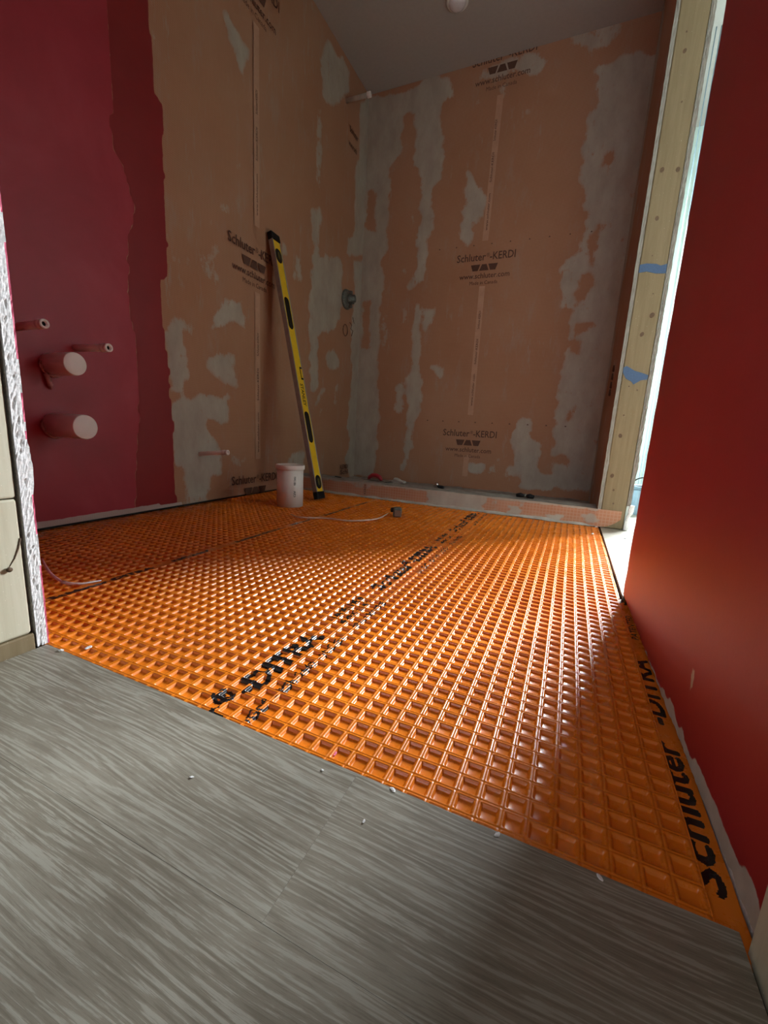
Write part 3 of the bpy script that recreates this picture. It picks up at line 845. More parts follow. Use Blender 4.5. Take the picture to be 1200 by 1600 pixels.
# white door casing on the far wall of that room
c = MB(); c.box(19.6, 22.0, 158.2, 159, 0, 92); c.box(19.9, 21.4, 157.9, 158.2, 0, 92)
tr = struct(c.build('trim_1', M['mint_paint']))
struct(MB().box(11.0, 19.6, 158.4, 159, 0, 5).build('baseboard_adjacent', M['mint_paint']))

# shower floor behind the curb
U, Z, nu, nz = wall_grid(XL, 5.85, 91.0, YB)
hh = .35 + (vnoise(U, Z, 2.0, 61) - .5) * .35 + (vnoise(U, Z, .7, 62) - .5) * .2
struct(grid_mesh('shower_floor', np.stack([U, Z, hh], -1).reshape(-1, 3), nu, nz, (M['thinset'],)))

# --- print on the walls (flat lettering, part of the membrane sheets)
def kerdi_print(parent, org, ux, w=15.0, rows=('name', 'logo', 'url', 'made'), shade=None):
    """org: left end of the first baseline. Name, three-trapezoid mark, web address, origin."""
    mb = MB(); ux = Vector(ux); uz = Vector((0, 0, 1)); o = Vector(org)
    place_text(mb, 'Schluter', o, ux, uz, 1.75, w * .505, .012)
    place_text(mb, '®', o + ux * (w * .515) + uz * .75, ux, uz, .85, w * .055, .0)
    place_text(mb, '-KERDI', o + ux * (w * .575), ux, uz, 1.75, w * .425, .012)
    cx = o + ux * (w * .49)
    for k in (-1, 0, 1):
        cc = cx + ux * (k * 2.25) + uz * (-2.45)
        wt, wb_ = (1.22, .68) if k else (.58, 1.22)
        mb.add([cc - ux * wb_, cc + ux * wb_, cc + ux * wt + uz * 1.5, cc - ux * wt + uz * 1.5], [(0, 1, 2, 3)])
    place_text(mb, 'www.schluter.com', o + ux * (w * .50) + uz * (-4.25), ux, uz, 1.25, w * .86, .008, center=True)
    place_text(mb, 'Made in Canada', o + ux * (w * .50) + uz * (-5.75), ux, uz, .85, w * .48, .0, center=True)
    return mb.build('printed_lettering', M['brown_ink'], parent, fix=False)

def strip(parent, c_lo, c_hi, ux, nrm, texts):
    """Vertical printed strip, with small lettering reading upwards."""
    lo, hi = Vector(c_lo), Vector(c_hi); ux = Vector(ux); nrm = Vector(nrm)
    mb = MB(); h = .75
    mb.add([lo - ux * h, lo + ux * h, hi + ux * h, hi - ux * h], [(0, 1, 2, 3)])
    s_ = mb.build('printed_strip', M['strip_tape'], parent, fix=False)
    t = MB()
    for (z, s, w) in texts:
        place_text(t, s, Vector((lo.x, lo.y, z)) + nrm * .03 + ux * .3, (0, 0, 1), -ux, .55, w, .01)
    t.build('strip_lettering', M['brown_ink'], s_, fix=False)

EY = Vector((0, 1, 0)); EX = Vector((1, 0, 0))
xp = XL + .22
for z in (92.6, 47.6, 2.55):
    kerdi_print(wl, (xp, 64.8, z), EY, 14.4)
tx = [('Schluter-KERDI', 6.2), ('Schluter-KERDI', 7.0), ('Schluter-KERDI', 9.5)]
def texts(z0, span):
    out = []; z = z0
    for s, w in (('www.schluter.com', .30 * span), ('Schluter-KERDI', .23 * span), ('Schluter-KERDI', .16 * span)):
        out.append((z, s, w)); z += w + .09 * span
    return out
strip(wl, (xp - .04, 72.65, 53.0), (xp - .04, 72.65, 86), EY, EX, texts(55, 24))
strip(wl, (xp - .04, 72.75, 7.6), (xp - .04, 72.75, 41), EY, EX, texts(9, 28))
yp = YB - .12
for z in (59.6, 14.7):
    kerdi_print(wb, (-33.8, yp, z), EX, 15.0)
kerdi_print(wb, (-33.8, yp, 103.2), EX, 15.0)
strip(wb, (-26.8, yp + .03, 64.2), (-26.3, yp + .03, 96), EX, -EY, texts(66.5, 28))
strip(wb, (-26.5, yp + .03, 20.6), (-26.5, yp + .03, 53.4), EX, -EY, texts(23, 28))
strip(wb, (-26.5, yp + .03, 3.6), (-26.5, yp + .03, 9.6), EX, -EY, [])
d = MB()
for k in range(9):
    x = -39 + k * 4.6; d.add([(x, yp, 18.5), (x + .5, yp, 18.5), (x + .4, yp, 18.75), (x + .1, yp, 18.75)], [(0, 1, 2, 3)])
    d.add([(x, yp, 63.2), (x + .4, yp, 63.2), (x + .3, yp, 63.45), (x + .1, yp, 63.45)], [(0, 1, 2, 3)])
d.build('printed_dots', M['brown_ink'], wb, fix=False)
# lettering cut off at the corner sheets, marker scribble under the valve
q = MB()
for (a, z0, s_, w) in ((107.8, 89.6, 'Schluter', 4.6), (107.4, 86.4, 'www.sch', 4.6), (108.6, 3.1, 'KERDI', 5.0), (108.9, 1.5, 'Schl', 4.6)):
    place_text(q, s_, (xp, a, z0), EY, (0, 0, 1), 1.3, w, .015)
q.build('printed_lettering', M['brown_ink'], wl, fix=False)
q = MB()
pts = [(109 + 1.3 * math.cos(t), 42.0 + 1.5 * math.sin(t)) for t in np.linspace(0, 6.6, 18)]
q.tube([(xp, a, z) for a, z in pts], .10, 4)
q.tube([(xp, a, z) for a, z in [(111.4, 44.6), (112.6, 44.2), (112.0, 43.0), (113.4, 42.8), (112.7, 41.2)]], .10, 4)
q.tube([(xp, a, z) for a, z in [(113, 46.4), (114, 44.9)]], .10, 4)
q.build('marker_scribble', M['brown_ink'], wl)
q = MB()
for k, z in enumerate((29.5, 28.0, 26.4, 25.0)):
    q.tube([(5.72, 96 + k * .2, z - .5), (5.72, 97.2 + k * .2, z + .6)], [.28, .18], 5)
q.build('marker_scribble', M['brown_ink'], ws)

# ------------------------------------------------------------------ lumber
def board(name, x0, x1, y0, y1, z0, z1, mat, label, cat, ch=.12):
    o = ((x0 + x1) / 2, (y0 + y1) / 2, z0)
    e = empty(name, o, label, cat)
    mb = MB().obox(((x0 + x1) / 2, (y0 + y1) / 2, (z0 + z1) / 2), Vector((1, 0, 0)), Vector((0, 1, 0)), Vector((0, 0, 1)), (x1 - x0) / 2, (y1 - y0) / 2, (z1 - z0) / 2, 0, ch)
    mb.build('board', mat, e, o)
    return e, o

st, so = board('door_stud', 6.42, 10.32, 84.3, 86.0, 0.1, ZC - .05, M['stud_wood'], 'bare pine stud with blue tape scraps beside the bright side doorway', 'stud', .14)
r = random.Random(3)
kn = [(7.9, 72.6, .22), (7.75, 75.0, .10), (7.44, 57.2, .26), (9.57, 56.9, .26), (7.82, 50.4, .24), (9.35, 36.0, .30), (8.35, 33.1, .26), (7.59, 16.5, .26), (7.31, 9.5, .26),
      (8.6, 66.0, .10), (9.0, 24.2, .10), (8.0, 45.0, .07), (9.0, 39.3, .07), (7.7, 24.8, .09), (7.9, 7.0, .14), (8.2, 4.6, .12), (7.6, 20.0, .10)]
for (x, z, s_) in kn:
    a = r.uniform(-.4, .4); ux = Vector((math.cos(a), 0, math.sin(a))); uz = Vector((-math.sin(a), 0, math.cos(a)))
    vs = [Vector((x, 84.285, z)) + ux * (s_ * math.cos(t) * 1.15) + uz * (s_ * math.sin(t) * 1.5) for t in np.linspace(0, 2 * math.pi, 11)[:-1]]
    c0 = Vector((x, 84.275, z))
    mb = MB(); mb.add(vs + [c0], [(i, (i + 1) % 10, 10) for i in range(10)])
    mb.build('knot', M['knot'], st, so)
def tape(poly):
    front = [(x, 84.22, z) for x, z in poly]; back = [(x, 84.29, z) for x, z in poly]; n = len(poly)
    mb = MB(); mb.add(front + back, [tuple(range(n)), tuple(range(2 * n - 1, n - 1, -1))] + [(i, (i + 1) % n, n + (i + 1) % n, n + i) for i in range(n)])
    t = mb.build('tape_scrap', M['blue_tape'], st, so); t['label'] = 'torn scrap of blue masking tape'
tape([(6.45, 42.6), (7.6, 42.7), (8.9, 42.3), (10.28, 42.2), (10.28, 43.6), (9.4, 43.4), (8.8, 43.7), (7.4, 43.9), (6.45, 43.8)])
tape([(6.45, 27.0), (7.1, 26.0), (7.9, 25.6), (8.3, 25.1), (9.3, 25.8), (10.2, 25.9), (10.28, 26.6), (9.2, 27.0), (8.2, 27.3), (6.9, 28.1), (6.45, 27.9)])

# crumbled drywall at the foot of the stud
cr = MB(); vs = []; fs = []; r = random.Random(21)
zl = np.linspace(.12, 4.6, 10)
for k, z in enumerate(zl):
    for i in range(8):
        an = 2 * math.pi * i / 8
        ww = .36 + .12 * math.sin(z * 2.1); x = 10.72 + (.10 * z if z > 3 else .02 * z)
        vs.append((x + (ww + r.uniform(-.07, .07)) * math.cos(an), 84.0 + (.22 + r.uniform(-.05, .05)) * math.sin(an), z + r.uniform(-.1, .1) * (0 < k < 9)))
for k in range(9):
    for i in range(8): fs.append((k * 8 + i, k * 8 + (i + 1) % 8, k * 8 + 8 + (i + 1) % 8, k * 8 + 8 + i))
fs += [tuple(range(7, -1, -1)), tuple(range(72, 80))]
cr.add(vs, fs)
tag(cr.build('drywall_chunk', M['gypsum'], None, (10.72, 84.0, .12)), 'crumbled pale drywall chunk leaning at the foot of the taped stud', 'rubble')

# left jamb: three pieces of lumber
board('wall_stud', -32.15, -30.55, 10.2, 14.08, 10.05, ZC - .05, M['jamb_wood'], 'pale bare stud at the left edge above the split block', 'stud', .1)
wbk, wbo = board('wood_block', -32.1, -30.50, 10.2, 14.06, 1.16, 9.95, M['jamb_wood'], 'short pale wooden block with a nail and split, left door jamb', 'lumber', .12)
mb = MB(); mb.lathe((-30.52, 13.22, 5.7), (1, 0, 0), [(0, -.3), (.10, -.3), (.10, .10), (.16, .12), (.16, .2), (0, .2)], 10)
mb.build('nail', M['knot'], wbk, wbo)
mb = MB(); mb.tube([(-30.5, 13.3, 5.85), (-30.5, 13.6, 6.3), (-30.5, 13.85, 6.9), (-30.5, 14.0, 7.5)], [.03, .05, .06, .07], 5)
mb.build('split_crack', M['knot'], wbk, wbo)
board('bottom_plate', -34.0, -30.42, 10.2, 14.15, -.28, 1.08, M['stud_wood'], 'yellowish bottom plate lying under the split wooden block', 'lumber', .08)
# right jamb stud at the camera's edge of the doorway
board('wall_stud', 7.08, 9.25, 10.1, 14.38, -.28, ZC - .05, M['jamb_wood'], 'pale stud at the lower right corner beside the red wall', 'stud', .1)

# ------------------------------------------------------------------ waffle membrane sheets
GX, GY = -15.70, 14.96         # grid phase
CUT = (0, .027, .115, .155, .195, .23, .77, .805, .845, .885, .973)
def axis_samples(a, b_, phase, cuts):
    k0 = math.floor(a - phase) - 1; k1 = math.ceil(b_ - phase) + 1
    s_ = np.array([phase + k + c_ for k in range(k0, k1 + 1) for c_ in cuts])
    s_ = s_[(s_ > a + .012) & (s_ < b_ - .012)]
    return np.concatenate([[a], s_, [b_]])

def waffle(Xg, Yg, flat_x=None):
    dx = np.abs((Xg - GX + .5) % 1 - .5); dy = np.abs((Yg - GY + .5) % 1 - .5)
    d_ = np.minimum(dx, dy)
    prof_d = [0, .027, .06, .115, .155, .195, .23, .5]
    prof_z = [-.05, -.010, .002, -.022, -.075, -.165, -.178, -.178]
    z = np.interp(d_, prof_d, prof_z)
    if flat_x is not None:
        z = np.where(flat_x, np.where(Xg < -30, -.015, -.14), z)
    z = z + (vnoise(Xg, Yg, 9, 71) - .5) * .08 + (vnoise(Xg, Yg, 2.3, 72) - .5) * .012
    return z

def ink_of(Xg, Yg, items):
    """items: (string, X of baseline, Y start, cap height, width); letters read away from the camera."""
    mb = MB()
    for (s_, x, y_, h, w) in items:
        k_ = .13 if x < -30 else (.08 if h > 1 else .03)
        for (ox, oy) in ((0, 0), (0, k_), (0, -k_), (k_ * .7, 0), (-k_ * .7, 0)):     # heavy stroke
            place_text(mb, s_, (x + ox, y_ + oy, 0), (0, 1, 0), (-1, 0, 0), h, w, .0)
    bvh = BVHTree.FromPolygons([Vector(v_) for v_ in mb.v], mb.f)
    out = np.zeros(Xg.size, np.float32)
    dn = Vector((0, 0, -1))
    for i, (x, y_) in enumerate(zip(Xg.ravel(), Yg.ravel())):
        if bvh.ray_cast(Vector((x, y_, 1)), dn, 3)[0] is not None: out[i] = 1
    return out

def sheet(name, bands, y0, y1, label, skirt=True):
    """bands: (x0, x1, dense?, ink items, flat?)."""
    VV = []; FF = []; INK = []; base = 0
    for (x0, x1, dense, items, flat, ya, yb) in bands:
        if dense:
            cx = np.unique(np.concatenate([CUT, np.linspace(0, .95, 18)])); cy = np.unique(np.concatenate([CUT, np.linspace(0, .95, 16)]))
        else: cx = cy = CUT
        xs = axis_samples(x0, x1, GX, cx); ys = axis_samples(ya, yb, GY, cy)
        Xg, Yg = np.meshgrid(xs, ys, indexing='ij')
        zg = waffle(Xg, Yg, np.ones(Xg.shape, bool) if flat else None)
        # follow the doorway's cut line, wobble the outline a little
        ink = ink_of(Xg, Yg, items) if items else np.zeros(Xg.size, np.float32)
        jx = (vnoise(Yg, Yg * 0, 9, 74) - .5) * .10
        if flat: zg = zg + (vnoise(Xg, Yg, 1.2, 73) - .5) * .08
        Vb = np.stack([Xg + jx, Yg, zg], -1).reshape(-1, 3)
        n1, n2 = len(xs), len(ys)
        idx = np.arange(n1 * n2).reshape(n1, n2) + base
        FF.append(np.stack([idx[:-1, :-1].ravel(), idx[1:, :-1].ravel(), idx[1:, 1:].ravel(), idx[:-1, 1:].ravel()], 1))
        VV.append(Vb); INK.append(ink); base += len(Vb)
        # skirt down to the subfloor on all four sides
        lo_x = min(q_[0] for q_ in bands); hi_x = max(q_[1] for q_ in bands)
        rings = [idx[::-1, 0], idx[:, -1]]
        if x0 == lo_x: rings.append(idx[0, :])
        if x1 == hi_x or (flat and x0 > 0): rings.append(idx[-1, ::-1])
        for ring in rings:
            rb = Vb[ring - (base - len(Vb))].copy(); rb[:, 2] = -.42
            ni = np.arange(len(rb)) + base
            FF.append(np.stack([ring[:-1], ring[1:], ni[1:], ni[:-1]], 1))
            VV.append(rb); INK.append(np.zeros(len(rb), np.float32)); base += len(rb)
    o = raw_mesh(name, np.concatenate(VV), np.concatenate(FF), (M['membrane'],), None, {'ink': np.concatenate(INK)})
    return tag(o, label, 'floor membrane')

big = []; P0 = 6.8
for k in range(3):
    y_ = P0 + 29 * k
    big += [('Schluter', -15.02, y_, 1.5, 8.6), ('®', -15.6, y_ + 8.8, 1.3, 1.1), ('-DITRA', -15.02, y_ + 10.1, 1.5, 8.0)]
    big += [('min. IGC° - ESR-2467 - ICC-ES', -13.45, y_ + 6.4, .66, 12.2)]
    big += [('PATENTED', -15.62, y_ + 21.1, .75, 5.0), ('PATENT', -14.65, y_ + 20.9, .6, 5.0), ('PATENTE', -13.45, y_ + 20.7, .6, 5.4)]
edge_t = []
for k in range(2):
    edge_t += [('Schluter', 7.04, 16.0 + 29 * k, 1.15, 8.2), ('-DITRA', 7.04, 25.9 + 29 * k, 1.1, 7.6), ('PATENTED', 7.0, 37.0, .5, 5.0)]
seam_t = []
for k in range(3):
    seam_t += [('Schluter-DITRA', -37.80, 19 + 21.5 * k, .55, 9.5), ('ESR-2467', -37.85, 31 + 21.5 * k, .45, 5.0)]
YF, YE = 14.74, 84.75
sheet('waffle_membrane', [(-37.7, -17.2, False, None, False, YF, YE), (-17.2, -13.2, True, big, False, YF, YE), (-13.2, 6.34, False, None, False, YF, YE), (6.34, 6.52, False, None, True, 46.4, YE),
      (-38.45, -37.7, True, seam_t, True, YF, YE), (6.34, 7.36, True, edge_t, True, 14.0, 46.4)], YF, YE,
      'wide orange waffle-grid membrane sheet with black print down its middle')
sheet('waffle_membrane', [(XL + .25, -38.7, False, None, False, 14.95, YE), (-38.7, -38.49, False, None, True, 14.95, YE)], YF, YE,
      'narrower orange waffle-grid membrane sheet along the left wall')

# ------------------------------------------------------------------ shower curb
cb_o = (-28, 84.8, -.4)
cb = empty('shower_curb', cb_o, 'low shower curb wrapped in orange mesh band with grey thinset', 'curb')
MB().box(XL + .25, 5.8, 84.85, 91.0, -.4, 3.12).build('core', M['thinset_light'], cb, cb_o)
U, Z, nu, nz = wall_grid(XL + .25, 9.75, 0.12, 3.3)
nz = 12
U, Z = np.meshgrid(np.linspace(XL + .25, 9.75, 260), np.linspace(.12, 3.32, nz), indexing='ij'); nu = 260
tt = np.clip((U - 3.5) / 2.6, 0, 1); tt = tt * tt * (3 - 2 * tt)
Yb = 84.72 - tt * .56
lowz = np.where(U > 6.6, ((U - 6.6) / 3.15) ** 2 * 1.7, 0)
Zb = lowz + .12 + (Z - .12) * (3.2 - lowz) / 3.2 + np.where(U > 6, 0.0, 0) + (vnoise(U, U * 0, 3, 81) - .5) * .12
pl = np.zeros(U.shape)
for (a, b_, z0, z1, s_) in ((-27, -20.5, -1, 4, .9), (-20.5, -14.5, -1, 4, .95), (-13, -12, .8, 2.6, .6), (-9.8, -7.6, .4, 2.2, .9), (-2.8, .4, -.5, 1.4, .9), (3.6, 6.3, .7, 2.2, .8), (-45, -40, 2.0, 4, .5)):
    jj = (vnoise(U, Z * 2, 1.2, 82) - .5) * 1.6
    pl = np.maximum(pl, ((U + jj > a) & (U + jj < b_) & (Z + jj * .4 > z0) & (Z + jj * .4 < z1)) * s_)
pl = np.maximum(pl, ((Z > 3.0) | (Z < .35 + (vnoise(U, U * 0, 2, 83) - .5) * .5)) * (U < 6) * .8)
pl = blur(pl, 1)
Vb = np.stack([U, Yb - .03 * pl, Zb], -1).reshape(-1, 3) - np.array(cb_o)
o = grid_mesh('mesh_band', Vb, nu, nz, (M['curb_band'],), {'plaster': pl.ravel()}, parent=cb)
o['label'] = 'orange mesh band on the curb face'
# dark print on the band's overlap
q = MB(); place_text(q, 'KERDI', (-41.2, 84.62, .7), (0, 0, 1), (-1, 0, 0), .55, 2.2, .01)
q.build('printed_lettering', M['brown_ink'], cb, cb_o, fix=False)
# rough thinset top
U, Z = np.meshgrid(np.linspace(XL + .25, 5.8, 200), np.linspace(84.68, 91.1, 18), indexing='ij')
hh = 3.3 + (vnoise(U, Z, 1.8, 91) - .5) * .22 + (vnoise(U, Z, .6, 92) - .5) * .12
hh[:, -1] = .4; hh[:, 0] -= .08
grid_mesh('thinset_top', np.stack([U, Z, hh], -1).reshape(-1, 3) - np.array(cb_o), 200, 18, (M['thinset'],), parent=cb)
# thinset fillet where curb meets membrane
U, Z = np.meshgrid(np.linspace(-52, 5.2, 240), np.linspace(0, 1, 5), indexing='ij')
dep = .25 + .75 * vnoise(U, U * 0, 2.2, 93)
Yf = 84.74 - dep * Z; Zf = .05 + (.14 + .42 * vnoise(U, U * 0, 3, 94)) * (1 - Z) ** 1.5
grid_mesh('thinset_fillet', np.stack([U, Yf, Zf], -1).reshape(-1, 3) - np.array(cb_o), 240, 5, (M['thinset_light'],), parent=cb)

# ------------------------------------------------------------------ spirit level leaning on the left wall
lb = Vector((-46.9, 74.3, 0.3)); ltop = Vector((-61.25, 76.9, 53.3))
LZ = (ltop - lb).normalized(); LEN = (ltop - lb).length
LY = (Vector((0, 1, 0)) - LZ * LZ.y).normalized()      # across the yellow web
LX = LY.cross(LZ).normalized()                         # out of the yellow face, into the room
lv = empty('spirit_level', tuple(lb), 'long yellow spirit level leaning against the orange left wall', 'level')
def lp(x, y_, z): return lb + LX * x + LY * y_ + LZ * z
HW, HD = 1.32, .52
def lvbox(x0, x1, y0, y1, z0, z1, mat, name, bev=0.0, parent=lv):
    mb = MB(); mb.obox(lp((x0 + x1) / 2, (y0 + y1) / 2, (z0 + z1) / 2), LX, LY, LZ, (x1 - x0) / 2, (y1 - y0) / 2, (z1 - z0) / 2, 0, bev)
    return mb.build(name, mat, parent, tuple(lb))
web = lvbox(-HD * .82, HD * .82, -HW + .24, HW - .24, 1.2, LEN - 1.2, M['yellow_paint'], 'web')
for s_ in (-1, 1):
    a, b_ = sorted((s_ * HW, s_ * (HW - .28)))
    lvbox(-HD, HD, a, b_, 1.0, LEN - 1.0, M['aluminium'], 'flange', .04)
for (z0, z1) in ((0, 1.55), (LEN - 1.55, LEN)):
    lvbox(-HD - .06, HD + .06, -HW - .06, HW + .06, z0, z1, M['black_rubber'], 'end_cap', .12)
def oval(name, zc, hz, hy, x, mat, thick=.07, yc=0.0, parent=lv):
    pts = []
    for t in np.linspace(-math.pi / 2, math.pi / 2, 9): pts.append((yc + hy * math.sin(t), zc + (hz - hy) + hy * math.cos(t)))
    for t in np.linspace(math.pi / 2, 3 * math.pi / 2, 9): pts.append((yc + hy * math.sin(t), zc - (hz - hy) + hy * math.cos(t)))
    n = len(pts); mb = MB()
    vs = [lp(x, a, b_) for a, b_ in pts] + [lp(x + thick, a * .93, zc + (b_ - zc) * .98) for a, b_ in pts]
    mb.add(vs, [tuple(range(n - 1, -1, -1)), tuple(range(n, 2 * n))] + [(i, (i + 1) % n, n + (i + 1) % n, n + i) for i in range(n)])
    return mb.build(name, mat, parent, tuple(lb))
xf = HD * .82
for fr in (.295, .725): oval('hand_hole', LEN * (1 - fr), LEN * .060, .78, xf, M['black_rubber'])
for fr in (.083, .935):
    ov = oval('vial_window', LEN * (1 - fr), 1.45, .92, xf, M['black_rubber'])
    oval('vial', LEN * (1 - fr), .75, .34, xf + .07, M['vial'], .10, parent=ov)
nt_ = lvbox(xf, xf + .06, .35, HW - .02, LEN * .457, LEN * .505, M['black_rubber'], 'centre_vial_frame')
lvbox(xf + .06, xf + .09, .52, HW - .02, LEN * .464, LEN * .498, M['yellow_paint'], 'centre_vial', parent=nt_)
q = MB(); place_text(q, 'STANLEY', lp(xf + .03, -.42, LEN * .44), -LZ, LY, .95, LEN * .085, .02)
q.build('lettering', M['black_ink'], lv, tuple(lb), fix=False)

# ------------------------------------------------------------------ closet-flange riser: white pipe with a lid
po = (-48.3, 65.9, -.05)
pv = empty('waste_pipe', po, 'white capped waste pipe standing upright on the membrane before the level', 'pipe')
mb = MB(); mb.lathe(po, (0, 0, 1), [(0, 0), (2.48, 0), (2.48, 7.1), (2.3, 7.1), (0, 7.1)], 40)
mb.build('pipe_body', M['pvc'], pv, po)
mb = MB(); mb.lathe((po[0], po[1], po[2] + 7.0), (0, 0, 1), [(0, 0), (2.5, 0), (2.66, .08), (2.70, .2), (2.70, .78), (2.62, .9), (2.3, .92), (2.2, .8), (0, .8)], 40)
mb.build('cap', M['pvc_cap'], pv, po)
q = MB()
an0 = math.atan2(-65.9, 48.3) + .35
for (z0, s_, w) in ((4.2, 'ABS DWV', 1.7), (2.0, 'CSA', 1.2)):
    q = MB()
    vs, fs = text_tris(s_, .02)
    kx = w / vs[:, 0].max()
    pts = [Vector((po[0] + 2.5 * math.cos(an0 + (y_ - .5) * .16), po[1] + 2.5 * math.sin(an0 + (y_ - .5) * .16), po[2] + z0 + x * kx)) for x, y_ in vs]
    q.add(pts, fs)
    q.build('lettering', M['black_ink'], pv, po, fix=False)

# ------------------------------------------------------------------ pipes out of the left wall
def stub(name, y_, z, length, r_, label, tip=(0, 0), mat='pvc', cat='pipe'):
    o = (XL, y_, z); e = empty(name, o, label, cat)
    d_ = Vector((length, tip[0], tip[1])).normalized(); Ln = Vector((length, tip[0], tip[1])).length
    mb = MB(); mb.lathe(o, d_, [(0, -.6), (r_, -.6), (r_, Ln * .80), (r_ * .9, Ln * .81)], 20)
    mb.build('tube', M[mat], e, o)
    mb = MB(); mb.lathe(Vector(o) + d_ * (Ln * .80), d_, [(r_ * .9, 0), (r_ * 1.16, .06), (r_ * 1.16, .55), (r_ * 1.02, .62), (r_ * 1.02, .85), (r_ * 1.14, .9), (r_ * 1.14, Ln * .2), (r_ * .62, Ln * .2 + .02), (r_ * .58, Ln * .2 - .5), (0, Ln * .2 - .5)], 20)
    mb.build('fitting', M['pvc_cap' if mat == 'pvc' else mat], e, o)
    mb = MB(); mb.lathe(Vector(o) + d_ * (Ln - .35), d_, [(0, 0), (r_ * .57, 0), (r_ * .57, .03), (0, .03)], 14)
    mb.build('bore', M['black_rubber'], e, o)
    return e
stub('supply_stub', 30.5, 24.9, 5.8, .46, 'open supply stub half hidden by the left jamb, highest on red wall', (-.05, .1))
stub('supply_stub', 37.0, 23.75, 6.6, .46, 'open supply stub right of the upper capped drain', (.15, -.1))
def drain(y_, z, length, r_, label):
    o = (XL, y_, z); e = empty('drain_stub', o, label, 'pipe', None)
    mb = MB(); mb.lathe(o, (1, 0, 0), [(0, -.5), (r_, -.5), (r_, length - .12), (r_ * .98, length - .04)], 32)
    mb.build('tube', M['pvc'], e, o)
    mb = MB(); mb.lathe(o, (1, 0, 0), [(r_ * .985, length - .10), (r_ * .985, length - .02), (r_ * .93, length + .03), (r_ * .3, length + .06), (0, length + .06)], 32)
    mb.build('test_cap', M['pvc_cap'], e, o)
    # torn membrane and putty around the foot
    rr = random.Random(int(y_ * 10 + z)); mb = MB(); pts = []
    for k in range(15):
        an = math.pi * (.95 + k / 14 * 1.15)
        pts.append((XL + .25 + rr.uniform(0, .35), y_ + (r_ + .08) * math.cos(an), z + (r_ + .08) * math.sin(an)))
    mb.tube(pts, [rr.uniform(.10, .26) for _ in pts], 6); mb.build('putty_collar', M['putty'], e, o)
    return e
M['putty'] = simple('putty_pink', (.42, .16, .15), .7, var=.35, scale=90, bumpy=.3)
drain(33.9, 21.2, 4.9, 1.38, 'capped white drain stub on the red wall, the upper one')
drain(33.6, 13.6, 6.4, 1.52, 'capped white drain stub on the red wall, lower and longer one')
# drip of putty below the upper drain
mb = MB(); mb.tube([(XL + .3, 33.0, 19.9), (XL + .55, 33.1, 19.3), (XL + .5, 33.3, 18.6), (XL + .25, 33.5, 18.1)], [.3, .3, .34, .12], 7)
mb.build('putty_drip', M['putty'], bpy.data.objects['drain_stub'], (XL, 33.9, 21.2))
e = stub('supply_stub', 57.1, 9.15, 5.9, .42, 'thin supply stub low on the grey-smeared orange wall', (.95, .62), 'pvc')

# shower valve body
vo = (XL, 109.2, 50.0)
e = empty('shower_valve', vo, 'grey shower valve body on the left wall near the corner', 'valve')
mb = MB(); mb.lathe(vo, (1, 0, 0), [(0, -.2), (2.5, -.2), (2.6, .3), (2.4, .7), (1.7, 1.0), (1.2, 1.0)], 28); mb.build('plaster_ring', M['grey_valve'], e, vo)
mb = MB(); mb.lathe(vo, (1, .25, .12), [(1.3, .6), (1.3, 1.6), (1.0, 1.8), (1.0, 2.6), (.6, 2.8), (0, 2.8)], 18); mb.build('cartridge', M['grey_valve'], e, vo)
for (dy, dz, r_) in ((.2, 1.7, .55), (1.4, -.4, .5), (.3, -1.7, .5)):
    mb = MB(); mb.lathe((XL + .6, vo[1] + dy, vo[2] + dz), (1, .1, 0), [(r_, 0), (r_, 1.0), (r_ * .7, 1.2), (0, 1.2)], 12); mb.build('stop_screw', M['grey_valve'], e, vo)

# shower arm stub high in the corner
ao = (XL, 105.9, 95.0)
e = empty('shower_arm_stub', ao, 'short pale shower arm stub near the ceiling corner', 'pipe')
mb = MB(); mb.lathe(ao, (1, .05, .02), [(0, -.4), (.5, -.4), (.5, 5.9), (.45, 6.0)], 16); mb.build('tube', M['thinset_light'], e, ao)
mb = MB(); mb.lathe(ao, (1, .05, .02), [(.45, 5.7), (.62, 5.75), (.62, 6.6), (.3, 6.65), (0, 6.5)], 16); mb.build('end_plug', M['pvc_cap'], e, ao)

# ceiling fixture
co = (-33.5, 101.5, ZC)
e = empty('ceiling_fixture', co, 'small round glassy fixture on the dark ceiling', 'light')
mb = MB(); mb.lathe(co, (0, 0, -1), [(0, -.1), (2.3, -.1), (2.3, .2), (2.0, .4), (1.8, .35), (0, .35)], 30); mb.build('trim_ring', M['white_paint'], e, co)
mb = MB(); mb.lathe(co, (0, 0, -1), [(1.8, .3), (1.6, .75), (1.1, 1.05), (.5, 1.2), (0, 1.22)], 30); mb.build('lens', M['lens_plastic'], e, co)

# ------------------------------------------------------------------ small things on membrane and curb
# little metal fitting
to = (-27.2, 69.2, .02)
e = empty('metal_fitting', to, 'small dark metal fitting with grey face on the membrane by the curb', 'fitting')
rz = Matrix.Rotation(.45, 3, 'Z'); ax, ay, az = rz @ Vector((1, 0, 0)), rz @ Vector((0, 1, 0)), Vector((0, 0, 1))
mb = MB(); mb.obox((to[0], to[1], .85), ax, ay, az, .75, .8, .82, 0, .2); mb.build('body', M['grey_valve'], e, to)
mb = MB(); mb.obox(Vector((to[0], to[1], .75)) - ay * .82, ax, az, -ay, .55, .55, .08, 0, .06); mb.build('face_plate', M['steel'], e, to)
mb = MB(); mb.lathe(Vector((to[0], to[1], 1.2)) - ax * .6, -ax, [(0, 0), (.42, 0), (.42, .55), (.3, .62), (0, .62)], 14); mb.build('knob', M['black_rubber'], e, to)

